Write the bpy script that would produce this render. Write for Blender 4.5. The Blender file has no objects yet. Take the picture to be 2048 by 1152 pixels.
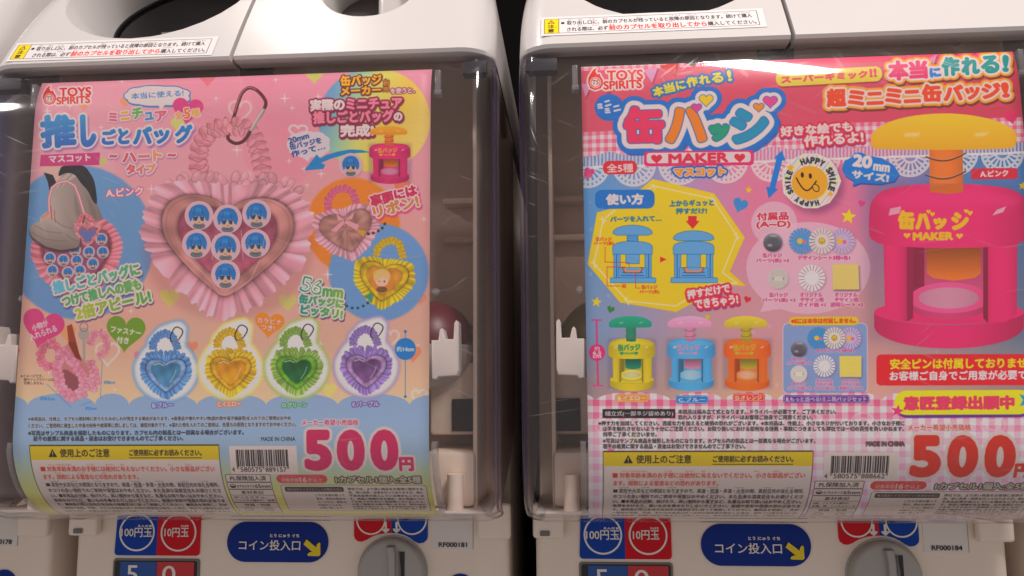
import bpy, bmesh, math, random
import numpy as np
from mathutils import Vector, Matrix
from mathutils.geometry import delaunay_2d_cdt
random.seed(7)
RNG = np.random.default_rng(7)
SC = bpy.context.scene
COL = SC.collection
R_ = math.radians

# ------------------------------------------------------------------ camera
CAM_P = np.array([.0369, -.4054, -.0250]); FPX = 1600.0
def rotm(yaw, pitch, roll):
    cy, sy = math.cos(yaw), math.sin(yaw); cp, sp = math.cos(pitch), math.sin(pitch); cr, sr = math.cos(roll), math.sin(roll)
    return (np.array([[cy,-sy,0],[sy,cy,0],[0,0,1]]) @ np.array([[1,0,0],[0,cp,-sp],[0,sp,cp]]) @ np.array([[cr,0,sr],[0,1,0],[-sr,0,cr]]))
CM = rotm(*np.radians([4.09, 7.08, 0.43]))
cd = bpy.data.cameras.new("camera"); cam = bpy.data.objects.new("camera", cd); COL.objects.link(cam)
bm_ = CM @ np.array([[1,0,0],[0,0,-1],[0,1,0]])
cam.matrix_world = Matrix(np.vstack([np.c_[bm_, CAM_P], [0,0,0,1]]).tolist())
cd.sensor_width = 36; cd.lens = FPX/2048*36; cd.clip_start = .01; cd.clip_end = 60
SC.camera = cam

# ------------------------------------------------------------------ world, lamps, exposure
w = bpy.data.worlds.new("World"); SC.world = w; w.use_nodes = True
w.node_tree.nodes["Background"].inputs[0].default_value = (.80, .725, .70, 1)
w.node_tree.nodes["Background"].inputs[1].default_value = .50
def area(name, loc, aim, size, power, color=(1, .92, .875), shape='DISK'):
    l = bpy.data.lights.new(name, 'AREA'); l.shape = shape; l.size = size; l.energy = power; l.color = color
    o = bpy.data.objects.new(name, l); COL.objects.link(o); o.location = loc
    o.rotation_euler = (Vector(aim)-Vector(loc)).to_track_quat('-Z', 'Y').to_euler(); return o
lp = area("ceiling_and_fill_lamp", (.400, -.62, .985), (.1, 0, 0), .085, 12.0, shape='RECTANGLE'); lp.data.shape = 'RECTANGLE'; lp.data.size = .085; lp.data.size_y = .46
area("ceiling_and_fill_lamp", (-.39, -.02, 1.06), (-.1, 0, 0), .08, 1.2)
area("ceiling_and_fill_lamp", (-1.80, -1.50, 1.15), (-.1, 0, 0), .30, 19.0)  # added fill light, not a fixture: lifts the left poster, reflection kept off frame
vs = SC.view_settings; vs.view_transform = 'Standard'; vs.look = 'None'; vs.exposure = 0; vs.gamma = 1
SC.display_settings.display_device = 'sRGB'
SC.cycles.max_bounces = 14; SC.cycles.transparent_max_bounces = 24; SC.cycles.caustics_reflective = False
SC.cycles.caustics_refractive = False

# ------------------------------------------------------------------ helpers
def s2l(c):
    return tuple(((v/255)/12.92 if v/255 <= .04045 else ((v/255+.055)/1.055)**2.4) for v in c)
def link(o, parent=None, label=None, cat=None, group=None, kind=None):
    if o.name not in COL.objects: COL.objects.link(o)
    if parent is not None: o.parent = parent
    for k, v in (('label', label), ('category', cat), ('group', group), ('kind', kind)):
        if v: o[k] = v
    return o
def empty(name, loc, **k):
    o = bpy.data.objects.new(name, None); o.location = loc; o.empty_display_size = .02; return link(o, **k)
def mat(name, col, rough=.4, metal=0, spec=.5, coat=0, noise=0, nscale=60, bump=0, bscale=300, sub=0):
    m = bpy.data.materials.new(name); m.use_nodes = True; nt = m.node_tree; b = nt.nodes["Principled BSDF"]
    c = (*s2l(col), 1); b.inputs["Base Color"].default_value = c
    b.inputs["Roughness"].default_value = rough; b.inputs["Metallic"].default_value = metal
    b.inputs["Specular IOR Level"].default_value = spec; b.inputs["Coat Weight"].default_value = coat
    b.inputs["Coat Roughness"].default_value = .06
    tc = nt.nodes.new("ShaderNodeTexCoord")
    if noise:
        n = nt.nodes.new("ShaderNodeTexNoise"); n.inputs["Scale"].default_value = nscale; n.inputs["Detail"].default_value = 5
        nt.links.new(tc.outputs["Object"], n.inputs["Vector"])
        mx = nt.nodes.new("ShaderNodeMix"); mx.data_type = 'RGBA'
        mx.inputs[6].default_value = tuple(v*(1-noise) for v in c[:3])+(1,); mx.inputs[7].default_value = tuple(min(1, v*(1+noise)) for v in c[:3])+(1,)
        nt.links.new(n.outputs[0], mx.inputs[0]); nt.links.new(mx.outputs[2], b.inputs["Base Color"])
    if bump:
        n2 = nt.nodes.new("ShaderNodeTexNoise"); n2.inputs["Scale"].default_value = bscale; n2.inputs["Detail"].default_value = 3
        nt.links.new(tc.outputs["Object"], n2.inputs["Vector"])
        bp = nt.nodes.new("ShaderNodeBump"); bp.inputs["Strength"].default_value = bump; bp.inputs["Distance"].default_value = .001
        nt.links.new(n2.outputs[0], bp.inputs["Height"]); nt.links.new(bp.outputs[0], b.inputs["Normal"])
    return m
def meshobj(name, verts, faces, m, parent=None, smooth=False, **k):
    me = bpy.data.meshes.new(name); me.from_pydata([tuple(v) for v in verts], [], faces); me.update()
    if m: me.materials.append(m)
    if smooth: me.polygons.foreach_set("use_smooth", [True]*len(me.polygons))
    return link(bpy.data.objects.new(name, me), parent, **k)
def bmobj(name, bm, m, parent=None, smooth=True, **k):
    bmesh.ops.recalc_face_normals(bm, faces=bm.faces)
    me = bpy.data.meshes.new(name); bm.to_mesh(me); bm.free()
    if m: me.materials.append(m)
    if smooth:
        me.polygons.foreach_set("use_smooth", [True]*len(me.polygons)); me.set_sharp_from_angle(angle=R_(40))
    return link(bpy.data.objects.new(name, me), parent, **k)
def bbox(bm, x0, x1, y0, y1, z0, z1, bev=0, seg=2):
    r = bmesh.ops.create_cube(bm, size=1)
    for v in r['verts']:
        v.co = ((x0+x1)/2+v.co.x*(x1-x0), (y0+y1)/2+v.co.y*(y1-y0), (z0+z1)/2+v.co.z*(z1-z0))
    if bev:
        es = {e for v in r['verts'] for e in v.link_edges}
        bmesh.ops.bevel(bm, geom=list(es), offset=bev, segments=seg, profile=.5, affect='EDGES')
def box(name, x0, x1, y0, y1, z0, z1, m, parent, bev=.001, **k):
    bm = bmesh.new(); bbox(bm, x0, x1, y0, y1, z0, z1, bev, 3); return bmobj(name, bm, m, parent, **k)
def prism(name, pts, y0, y1, m, parent, bev=0, **k):
    """polygon in the x-z plane, front at y0 (towards the viewer), back at y1"""
    bm = bmesh.new(); vs_ = [bm.verts.new((p[0], y0, p[1])) for p in pts]; f = bm.faces.new(vs_)
    r = bmesh.ops.extrude_face_region(bm, geom=[f])
    for v in [g for g in r['geom'] if isinstance(g, bmesh.types.BMVert)]: v.co.y = y1
    if bev:
        es = [e for e in bm.edges if all(abs(v.co.y-y0) < 1e-7 for v in e.verts)]
        bmesh.ops.bevel(bm, geom=es, offset=bev, segments=2, profile=.5, affect='EDGES')
    return bmobj(name, bm, m, parent, **k)
def rrect(x0, x1, z0, z1, r, n=8):
    out = []
    for cx, cz, a0 in ((x1-r, z1-r, 0), (x0+r, z1-r, 90), (x0+r, z0+r, 180), (x1-r, z0+r, 270)):
        for i in range(n+1):
            a = R_(a0+90*i/n); out.append((cx+r*math.cos(a), cz+r*math.sin(a)))
    return out

# ------------------------------------------------------------------ text outlines from the built-in font
_tc = {}
def text_tris(s, off=0.0):
    key = (s, off)
    if key in _tc: return _tc[key]
    cu = bpy.data.curves.new("t", 'FONT'); cu.body = s; cu.size = 1; cu.offset = off; cu.resolution_u = 4
    cu.fill_mode = 'FRONT'
    o = bpy.data.objects.new("t", cu); me = bpy.data.meshes.new_from_object(o)
    n = len(me.vertices); co = np.zeros(n*3, np.float32); me.vertices.foreach_get("co", co); co = co.reshape(-1, 3)[:, :2].astype(float)
    me.calc_loop_triangles(); t = np.zeros(len(me.loop_triangles)*3, np.int32); me.loop_triangles.foreach_get("vertices", t); t = t.reshape(-1, 3)
    tri = co[t]                                   # (N,3,2)
    bpy.data.meshes.remove(me); bpy.data.objects.remove(o); bpy.data.curves.remove(cu)
    mn = tri.reshape(-1, 2).min(0); mx = tri.reshape(-1, 2).max(0)
    tri = (tri-mn)/(mx-mn)
    _tc[key] = (tri, mx-mn); return _tc[key]

# ------------------------------------------------------------------ a small raster painter: prints artwork for a sheet of paper
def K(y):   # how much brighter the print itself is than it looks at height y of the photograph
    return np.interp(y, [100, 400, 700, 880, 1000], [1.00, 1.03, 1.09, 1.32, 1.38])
def smooth(p, n=6):
    p = np.asarray(p, float); a, b, c, d = np.roll(p, 1, 0), p, np.roll(p, -1, 0), np.roll(p, -2, 0); out = []
    for i in range(n):
        t = i/n; out.append(.5*(2*b+(c-a)*t+(2*a-5*b+4*c-d)*t*t+(3*b-a-3*c+d)*t**3))
    return np.stack(out, 1).reshape(-1, 2)
class Art:
    def __init__(s, W, H, sc, m, PX, PY):
        s.W, s.H, s.sc, s.m, s.PX, s.PY = W, H, sc, m, PX, PY
        s.img = np.ones((H, W, 3)); s.mm = False
    def mask(s, polys, pad=0):
        """polys: (N,k,2) array or list of (k,2) arrays already in art pixels -> coverage mask and offset"""
        E = []
        for p in (polys if isinstance(polys, list) else [polys]):
            p = np.asarray(p, float)
            if p.ndim == 2: p = p[None]
            q = np.roll(p, -1, axis=1)
            ar = (p[..., 0]*q[..., 1]-q[..., 0]*p[..., 1]).sum(1)
            sg = np.where(ar > 0, 1., -1.)
            e = np.concatenate([p, q], -1).reshape(-1, 4); E.append(np.c_[e, np.repeat(sg, p.shape[1])])
        E = np.concatenate(E)
        x0 = int(math.floor(min(E[:, 0].min(), E[:, 2].min())))-pad-1; x1 = int(math.ceil(E[:, [0, 2]].max()))+pad+2
        y0 = int(math.floor(E[:, [1, 3]].min()))-pad-1; y1 = int(math.ceil(E[:, [1, 3]].max()))+pad+2
        x0 = max(x0, -40); y0 = max(y0, -40); x1 = min(x1, s.W+40); y1 = min(y1, s.H+40)
        if x1 <= x0 or y1 <= y0: return None
        w_, h_ = x1-x0, y1-y0; ss = 4
        ax, ay, bx, by = (E[:, 0]-x0), (E[:, 1]-y0)*ss, (E[:, 2]-x0), (E[:, 3]-y0)*ss
        up = np.where(by > ay, 1., -1.)*E[:, 4]
        lo = np.ceil(np.minimum(ay, by)-.5).astype(int); hi = np.ceil(np.maximum(ay, by)-.5).astype(int)
        lo = np.clip(lo, 0, h_*ss); hi = np.clip(hi, 0, h_*ss); n = np.maximum(hi-lo, 0)
        if n.sum() == 0: return None
        idx = np.repeat(np.arange(len(E)), n)
        k = np.arange(n.sum())-np.repeat(np.cumsum(n)-n, n)+lo[idx]
        t = (k+.5-ay[idx])/(by[idx]-ay[idx]); xx = np.clip(ax[idx]+t*(bx[idx]-ax[idx]), 0, w_-1.001)
        i = xx.astype(int); fr = xx-i; base = k*(w_+1)
        acc = np.bincount(base+i, -up[idx]*(1-fr), (w_+1)*h_*ss)+np.bincount(base+i+1, -up[idx]*fr, (w_+1)*h_*ss)
        a = np.clip(np.abs(np.cumsum(acc.reshape(h_*ss, w_+1), 1)[:, :w_]), 0, 1)
        return a.reshape(h_, ss, w_).mean(1), x0, y0
    def dil(s, M, r):
        m, x0, y0 = M; r *= s.sc; R2 = int(math.ceil(r))+1
        m = np.pad(m, R2); out = m.copy(); H, W = m.shape
        rings = [r] if r < 2.2 else ([r, r*.5] if r < 6 else [r, r*.66, r*.33])
        for rr in rings:
            n = 8 if rr < 1.5 else (16 if rr < 6 else 28)
            for k in range(n):
                dx, dy = rr*math.cos(2*math.pi*k/n), rr*math.sin(2*math.pi*k/n)
                ix, iy = int(math.floor(dx)), int(math.floor(dy)); fx, fy = dx-ix, dy-iy
                sh = 0
                for (qx, wx) in ((ix, 1-fx), (ix+1, fx)):
                    for (qy, wy) in ((iy, 1-fy), (iy+1, fy)):
                        if wx*wy > 1e-3: sh = sh+wx*wy*np.roll(np.roll(m, qx, 1), qy, 0)
                np.maximum(out, sh, out=out)
        return out, x0-R2, y0-R2
    def blur(s, M, r):
        m, x0, y0 = M; r = max(1, int(r*s.sc)); m = np.pad(m, 2*r)
        for _ in range(2):
            for ax in (0, 1):
                c = np.cumsum(np.insert(m, 0, 0, axis=ax), axis=ax); n = m.shape[ax]
                a = np.clip(np.arange(n)+r+1, 0, n); b = np.clip(np.arange(n)-r, 0, n)
                m = (np.take(c, a, ax)-np.take(c, b, ax))/(2*r+1)
        return m, x0-2*r, y0-2*r
    def put(s, M, col, alpha=1.0):
        if M is None: return
        m, x0, y0 = M; h, w_ = m.shape
        ax0, ay0, ax1, ay1 = max(x0, 0), max(y0, 0), min(x0+w_, s.W), min(y0+h, s.H)
        if ax1 <= ax0 or ay1 <= ay0: return
        m = m[ay0-y0:ay1-y0, ax0-x0:ax1-x0, None]*alpha
        X = s.PX[ay0:ay1, ax0:ax1]; Y = s.PY[ay0:ay1, ax0:ax1]
        if callable(col):
            c = np.asarray(col(X, Y))/255.
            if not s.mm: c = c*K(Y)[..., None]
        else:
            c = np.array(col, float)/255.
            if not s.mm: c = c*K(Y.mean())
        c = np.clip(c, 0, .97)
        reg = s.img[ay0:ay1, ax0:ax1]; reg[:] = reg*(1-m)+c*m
    def poly(s, pts, col, alpha=1, st=(), blur=0, sh=None):
        M = s.mask(s.m(np.asarray(pts, float)))
        s.layers(M, col, alpha, st, blur, sh)
    def layers(s, M, col, alpha=1, st=(), blur=0, sh=None, dil=0):
        if M is None: return
        if dil: M = s.dil(M, dil)
        if sh:
            dx, dy, c, extra, bl = sh
            D = s.dil(M, extra) if extra else M
            if bl: D = s.blur(D, bl)
            s.put((D[0], D[1]+int(round(dx*s.sc)), D[2]+int(round(dy*s.sc))), c, .85)
        for r, c in sorted(st, key=lambda q: -q[0]): s.put(s.dil(M, r), c, alpha)
        if blur: M = s.blur(M, blur)
        if col is not None: s.put(M, col, alpha)
    def ell(s, cx, cy, rx, ry, col, rot=0, n=40, **k):
        a = np.linspace(0, 2*math.pi, n, endpoint=False); c, d = math.cos(rot), math.sin(rot)
        x, y = rx*np.cos(a), ry*np.sin(a); s.poly(np.c_[cx+x*c-y*d, cy+x*d+y*c], col, **k)
    def line(s, pts, wd, col, closed=False, **k):
        p = np.asarray(pts, float); P = []
        if closed: p = np.r_[p, p[:1]]
        for a, b in zip(p[:-1], p[1:]):
            d = b-a; L = np.hypot(*d)
            if L < 1e-6: continue
            nrm = np.array([-d[1], d[0]])/L*wd/2; e = d/L*wd*.3
            P.append(s.m(np.array([a-e+nrm, b+e+nrm, b+e-nrm, a-e-nrm])))
        s.layers(s.mask(P), col, **k)
    def rect(s, x0, y0, x1, y1, col, r=0, slope=0, **k):
        if r: p = np.array(rrect(x0, x1, y0, y1, min(r, abs(x1-x0)/2-.01, abs(y1-y0)/2-.01), 6))
        else: p = np.array([(x0, y0), (x1, y0), (x1, y1), (x0, y1)], float)
        p = np.array(p, float); p[:, 1] += (p[:, 0]-x0)*slope
        s.poly(p, col, **k)
    def heart(s, cx, cy, wd, h, col, rot=0, **k):
        s.poly(heart_pts(cx, cy, wd, h, rot), col, **k)
    def star(s, cx, cy, r, col, n=5, inner=.45, rot=0, **k):
        a = np.arange(2*n)*math.pi/n-math.pi/2+rot; rr = np.where(np.arange(2*n) % 2 == 0, r, r*inner)
        s.poly(np.c_[cx+rr*np.cos(a), cy+rr*np.sin(a)], col, **k)
    def T(s, t, x0, y0, x1, y1, h, col, st=(), off=.0, slant=0, arc=0, dil=0, sh=None, alpha=1, rot90=False):
        tri, _ = text_tris(t); dil += off*h*.85; u, v = tri[..., 0], tri[..., 1]
        d = np.array([x1-x0, y1-y0], float); L = np.hypot(*d); up = np.array([d[1], -d[0]])/L
        P = np.array([x0, y0])+u[..., None]*d+(v*h+arc*4*u*(1-u))[..., None]*up+(slant*h*v)[..., None]*d/L
        s.layers(s.mask(s.m(P)), col, alpha, st, 0, sh, dil)
    def image(s, name):
        im = bpy.data.images.new(name, s.W, s.H); lum = s.img.mean(-1, keepdims=True); s.img = np.clip(lum+1.20*(s.img-lum), 0, 1)*.965; s.img = np.clip(s.img-.035*(1-s.img)*(1-s.img)*2, .01, .97)
        a = np.ones((s.H, s.W, 4), np.float32); a[..., :3] = np.clip(s.img[::-1], 0, 1)
        im.pixels.foreach_set(a.ravel()); im.update(); im.pack(); return im
def heart_pts(cx, cy, wd, h, rot=0, n=48):
    t = np.linspace(0, 2*math.pi, n, endpoint=False)
    x = 16*np.sin(t)**3/32; y = -(13*np.cos(t)-5*np.cos(2*t)-2*np.cos(3*t)-np.cos(4*t)+2.5)/29
    x, y = x*wd, y*h; c, d = math.cos(rot), math.sin(rot)
    return np.c_[cx+x*c-y*d, cy+x*d+y*c]
def vgrad(c0, c1, y0, y1):
    c0, c1 = np.array(c0, float), np.array(c1, float)
    return lambda X, Y: c0+(c1-c0)*np.clip((Y-y0)/(y1-y0), 0, 1)[..., None]
def hgrad(c0, c1, x0, x1):
    c0, c1 = np.array(c0, float), np.array(c1, float)
    return lambda X, Y: c0+(c1-c0)*np.clip((X-x0)/(x1-x0), 0, 1)[..., None]
def multi(X, stops):
    xs = [q[0] for q in stops]; return np.stack([np.interp(X, xs, [q[1][i] for q in stops]) for i in range(3)], -1)

# ------------------------------------------------------------------ where the posters hang
MX = {'L': -.1447, 'R': .1553}          # machine centres
ZT = {'L': .1455, 'R': .1435}
RAD, ZF = .050, -.0465                   # lower bend of the cover and poster
PITCH = .300
FLAT = lambda k: (ZT[k]-ZF)*1e3
PW = 220.0; PH = 252.0
def poster_xyz(k, u, v):
    u = np.asarray(u, float); v = np.asarray(v, float); fl = FLAT(k); th = np.clip((v-fl)/1e3/RAD, 0, None)
    z = np.where(v < fl, ZT[k]-v/1e3, ZF-RAD*np.sin(th))
    return np.stack([MX[k]-.110+u/1e3, RAD*(1-np.cos(th))+top_bend(z), z], -1)
def top_bend(z): return .0482-np.sqrt(.0482**2-np.clip(z-.1255, 0, .03)**2)
def project(P):
    q = (P-CAM_P) @ CM; return 1024+FPX*q[..., 0]/q[..., 1], 576-FPX*q[..., 2]/q[..., 1]
S_ = 4.6
def poster_art(k):
    W, H = int(PW*S_), int(PH*S_)
    uu, vv = np.meshgrid((np.arange(W)+.5)/S_, (np.arange(H)+.5)/S_)
    PX, PY = project(poster_xyz(k, uu, vv))
    def m(p):
        p = np.asarray(p, float); sh = p.shape; p = p.reshape(-1, 2)
        d = np.stack([(p[:, 0]-1024)/FPX, np.ones(len(p)), (576-p[:, 1])/FPX], -1) @ CM.T
        t = -CAM_P[1]/d[:, 1]; P = CAM_P+t[:, None]*d
        for _ in range(3): t = (top_bend(P[:, 2])-CAM_P[1])/d[:, 1]; P = CAM_P+t[:, None]*d
        u = (P[:, 0]-MX[k]+.110)*1e3; v = (ZT[k]-P[:, 2])*1e3
        oy, oz = CAM_P[1]-RAD, CAM_P[2]-ZF; a = d[:, 1]**2+d[:, 2]**2; b = 2*(oy*d[:, 1]+oz*d[:, 2]); c = oy**2+oz**2-RAD**2
        D = np.maximum(b*b-4*a*c, 0); t2 = (-b-np.sqrt(D))/2/a; P2 = CAM_P+t2[:, None]*d
        th = np.arctan2(-(P2[:, 2]-ZF), -(P2[:, 1]-RAD)); arc = P[:, 2] < ZF
        u = np.where(arc, (P2[:, 0]-MX[k]+.110)*1e3, u); v = np.where(arc, FLAT(k)+RAD*th*1e3, v)
        return (np.stack([u, v], -1)*S_).reshape(sh)
    A = Art(W, H, .26*S_, m, PX, PY); return A
def to_mm(A):
    A.mm = True; A.m = lambda p: np.asarray(p, float)*S_; A.sc = S_
W_ = (236, 226, 224)

# ---- picture elements shared by the two posters
def petals(A, path, r, base, n, jit=.35, seed=0):
    g = np.random.default_rng(seed); p = np.asarray(path, float)
    L = np.r_[0, np.cumsum(np.hypot(*np.diff(p, axis=0).T))]; base = np.array(base, float)
    for i in range(n):
        q = L[-1]*(i+.5)/n; x, y = np.interp(q, L, p[:, 0]), np.interp(q, L, p[:, 1])
        for j in range(3):
            f = g.uniform(.84, 1.10); a = g.uniform(0, 6.28); o = g.uniform(0, r*.8)
            A.ell(x+o*math.cos(a), y+o*math.sin(a), r*g.uniform(.45, .85), r*g.uniform(.3, .6), np.clip(base*f, 0, 250), rot=a+1.3, n=10)
BAG_OUT = [(-.5, -.02), (-.485, -.2), (-.40, -.33), (-.22, -.37), (0, -.355), (.22, -.37), (.40, -.33), (.485, -.2), (.5, -.02), (.44, .16), (.29, .34), (.12, .48), (0, .53), (-.12, .48), (-.29, .34), (-.44, .16)]
BAG_IN = [(0, -.205), (.09, -.265), (.24, -.285), (.36, -.22), (.395, -.09), (.35, .05), (.22, .21), (.09, .33), (0, .385), (-.09, .33), (-.22, .21), (-.35, .05), (-.395, -.09), (-.36, -.22), (-.24, -.285), (-.09, -.265)]
def radial(pts, wd, h):
    p = smooth(pts, 6)*[wd, h]; an = np.arctan2(p[:, 1], p[:, 0]); rr = np.hypot(*p.T); o = np.argsort(an); an, rr = an[o], rr[o]
    return np.r_[an-2*math.pi, an, an+2*math.pi], np.r_[rr, rr, rr]
def ruffle_band(A, path, r, base, n, seed=0, closed=False):
    '''gathered satin: overlapping folds, each with a shaded root and a light rim'''
    g = np.random.default_rng(seed); p = np.asarray(path, float); L = np.r_[0, np.cumsum(np.hypot(*np.diff(p, axis=0).T))]; base = np.array(base, float)
    for lay in range(2):
        for i in range(n):
            q = L[-1]*(i+.5+g.uniform(-.3, .3))/n; x, y = np.interp(q, L, p[:, 0]), np.interp(q, L, p[:, 1]); x2, y2 = np.interp(q+1, L, p[:, 0]), np.interp(q+1, L, p[:, 1])
            a = math.atan2(y2-y, x2-x)+math.pi/2+g.uniform(-.6, .6); sd = (1 if (i+lay) % 2 else -1); o = r*g.uniform(.35, .6)*sd; cx, cy = x+o*math.cos(a), y+o*math.sin(a); f = g.uniform(.9, 1.06)
            A.ell(cx, cy, r*g.uniform(.62, .8), r*g.uniform(.42, .56), base*f*.87, rot=a, n=14)
            A.ell(cx+r*.07*sd*math.cos(a), cy+r*.07*sd*math.sin(a), r*g.uniform(.55, .7), r*g.uniform(.32, .44), np.clip(base*f*1.0, 0, 248), rot=a, n=14)
            A.ell(cx+r*.2*sd*math.cos(a)-r*.1, cy+r*.2*sd*math.sin(a)-r*.08, r*.30, r*.16, np.clip(base*f*1.06+3, 0, 250), rot=a+g.uniform(-.3, .3), n=10)
def strap(A, path, r, base, n, seed=0):
    '''a thick gathered strap: scalloped ribbon with soft folds across it'''
    g = np.random.default_rng(seed); p = np.asarray(path, float); L = np.r_[0, np.cumsum(np.hypot(*np.diff(p, axis=0).T))]; base = np.array(base, float)
    m_ = 12*n; q = np.linspace(0, L[-1], m_); x = np.interp(q, L, p[:, 0]); y = np.interp(q, L, p[:, 1])
    ker = np.ones(9)/9; x = np.convolve(np.pad(x, 4, 'edge'), ker, 'valid'); y = np.convolve(np.pad(y, 4, 'edge'), ker, 'valid')
    tx, ty = np.gradient(x), np.gradient(y); l = np.hypot(tx, ty); nx, ny = -ty/l, tx/l; t = np.linspace(0, n*math.pi, m_)
    wa = r*(.72+.30*np.abs(np.sin(t+.5*np.sin(t*.37+seed)))); wb = r*(.72+.30*np.abs(np.sin(t+1.1+.5*np.sin(t*.29))))
    P = np.r_[np.c_[x+nx*wa, y+ny*wa], np.c_[x-nx*wb, y-ny*wb][::-1]]; A.poly(P, base*.93); 
    for i in range(n):
        k_ = int((i+.5)/n*m_); k2 = min(m_-1, k_+6); sd = 1 if i % 2 else -1
        for s_, f, o in ((1, 1.09, .42), (-1, 1.05, .42)):
            a = math.atan2(ny[k_], nx[k_])+g.uniform(-.5, .5); cx, cy = x[k_]+s_*nx[k_]*r*o+g.uniform(-1, 1)*r*.1, y[k_]+s_*ny[k_]*r*o
            A.ell(cx, cy, r*.46, r*.26, np.clip(base*f+3, 0, 248), rot=a, n=12, blur=.5, alpha=.85)
        a0 = np.array([x[k2]+nx[k2]*wa[k2]*.98, y[k2]+ny[k2]*wa[k2]*.98]); b0 = np.array([x[k_]+g.uniform(-.15, .15)*r, y[k_]]); c0 = np.array([x[k2]-nx[k2]*wb[k2]*.98, y[k2]-ny[k2]*wb[k2]*.98])
        A.line([a0, (a0+b0)/2+sd*.06*r, b0, (b0+c0)/2-sd*.06*r, c0], max(.7, r*.10), base*.72, alpha=.75)
def ruffle_heart(A, cx, cy, wd, h, base, satin, inner, rot=0, pleats=34, seed=0, win=.72, inner_shade=.35):
    g = np.random.default_rng(seed); an, rr = radial(BAG_OUT, wd, h); an2, rr2 = radial(BAG_IN, wd, h)
    ph = g.uniform(0, 6.28, 6); base = np.array(base, float); satin = np.array(satin, float); inner = np.array(inner, float)
    pad = 1.2; bx = np.array([(cx-wd*.5*pad, cy-h*.5*pad), (cx+wd*.5*pad, cy-h*.5*pad), (cx+wd*.5*pad, cy+h*.6*pad), (cx-wd*.5*pad, cy+h*.6*pad)])
    q = A.m(bx); x0, y0 = np.maximum(np.floor(q.min(0)).astype(int)-4, 0); x1, y1 = np.ceil(q.max(0)).astype(int)+4
    x1 = min(x1, A.W); y1 = min(y1, A.H)
    X = A.PX[y0:y1, x0:x1]-cx; Y = A.PY[y0:y1, x0:x1]-cy; c, d = math.cos(-rot), math.sin(-rot); X, Y = X*c-Y*d, X*d+Y*c
    th = np.arctan2(Y, X); r = np.hypot(X, Y); R0 = np.interp(th, an, rr); Ri = np.interp(th, an2, rr2)
    q_ = np.clip((r-Ri)/(R0-Ri), 0, 1.2)
    tw = th+(2.2*np.sin(3*th+ph[0])+1.6*np.sin(5*th+ph[4])+.9*np.sin(11*th+ph[2]))/pleats+.05*q_*np.sin(5*th+ph[1])
    k = pleats*tw+1.1*np.sin(7*th+ph[2])+ph[3]; pl = np.sin(k); pl2 = np.sin(pleats*2.3*tw+ph[4]+2*np.sin(4*th)); saw = ((k/2/math.pi) % 1)
    Ro = R0*(.975+.055*np.abs(np.sin(k/2))+.012*pl2+.018*np.sin(9*th+ph[5]))
    sh_ = 1+(.10*pl+.06*(.5-saw)+.04*pl2)*np.clip(.45+q_, 0, 1.2)-.20*np.exp(-(q_*5)**2)-.13*np.exp(-((saw-.97)*11)**2)*(1-.5*q_)+.06*np.sin(3*th+ph[1])+.04*q_
    col = np.clip(base*sh_[..., None], 0, 250); rho = r/Ri
    sat = satin*(1+.08*np.sin(6*th+ph[2]+rho*7)+.04*np.sin(17*th)+.06*np.cos(rho*9+th*2))[..., None]
    k3 = np.clip((1-rho)*wd*.18, 0, 1)[..., None]; col = col*(1-k3)+sat*k3
    for z, s_, a in ((1.0, 55, .24), (.93, 90, .10)): col = col*(1-a*np.exp(-((rho-z)*s_)**2)[..., None])
    inn = inner*(1+inner_shade*np.clip(Y/h*1.6, -.8, .8)+.05*np.sin(X*.13+Y*.2)+.04*np.sin(X*.3-Y*.1))[..., None]
    if win:
        k1 = np.clip((win-rho)*wd*.18, 0, 1)[..., None]; col = col*(1-k1)+inn*k1; col = col*(1-.2*np.exp(-((rho-win)*35)**2)[..., None])
    m = np.clip((Ro-r)*A.sc*.8+.5, 0, 1)
    cc = np.clip(col, 0, 250); A.put((m, x0, y0), lambda X_, Y_: cc[:X_.shape[0], :X_.shape[1]])
def carabiner(A, x, y, L, rot, w_=3.0, c1=(95, 45, 50), c2=(190, 175, 170)):
    a = np.linspace(0, 2*math.pi, 30, endpoint=False); c, d = math.cos(rot), math.sin(rot)
    px = .30*L*np.sign(np.cos(a))*np.abs(np.cos(a))**.8*(1+.25*-np.sin(a)); py = .5*L*np.sign(np.sin(a))*np.abs(np.sin(a))**.75
    P = np.c_[x+px*c-py*d, y+px*d+py*c]; A.line(P, w_, c1, closed=True); A.line(P[1:8], w_*.9, c2)
    A.line(P[16:26]-[.5, .5], w_*.25, (200, 170, 165), alpha=.6)
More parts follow.
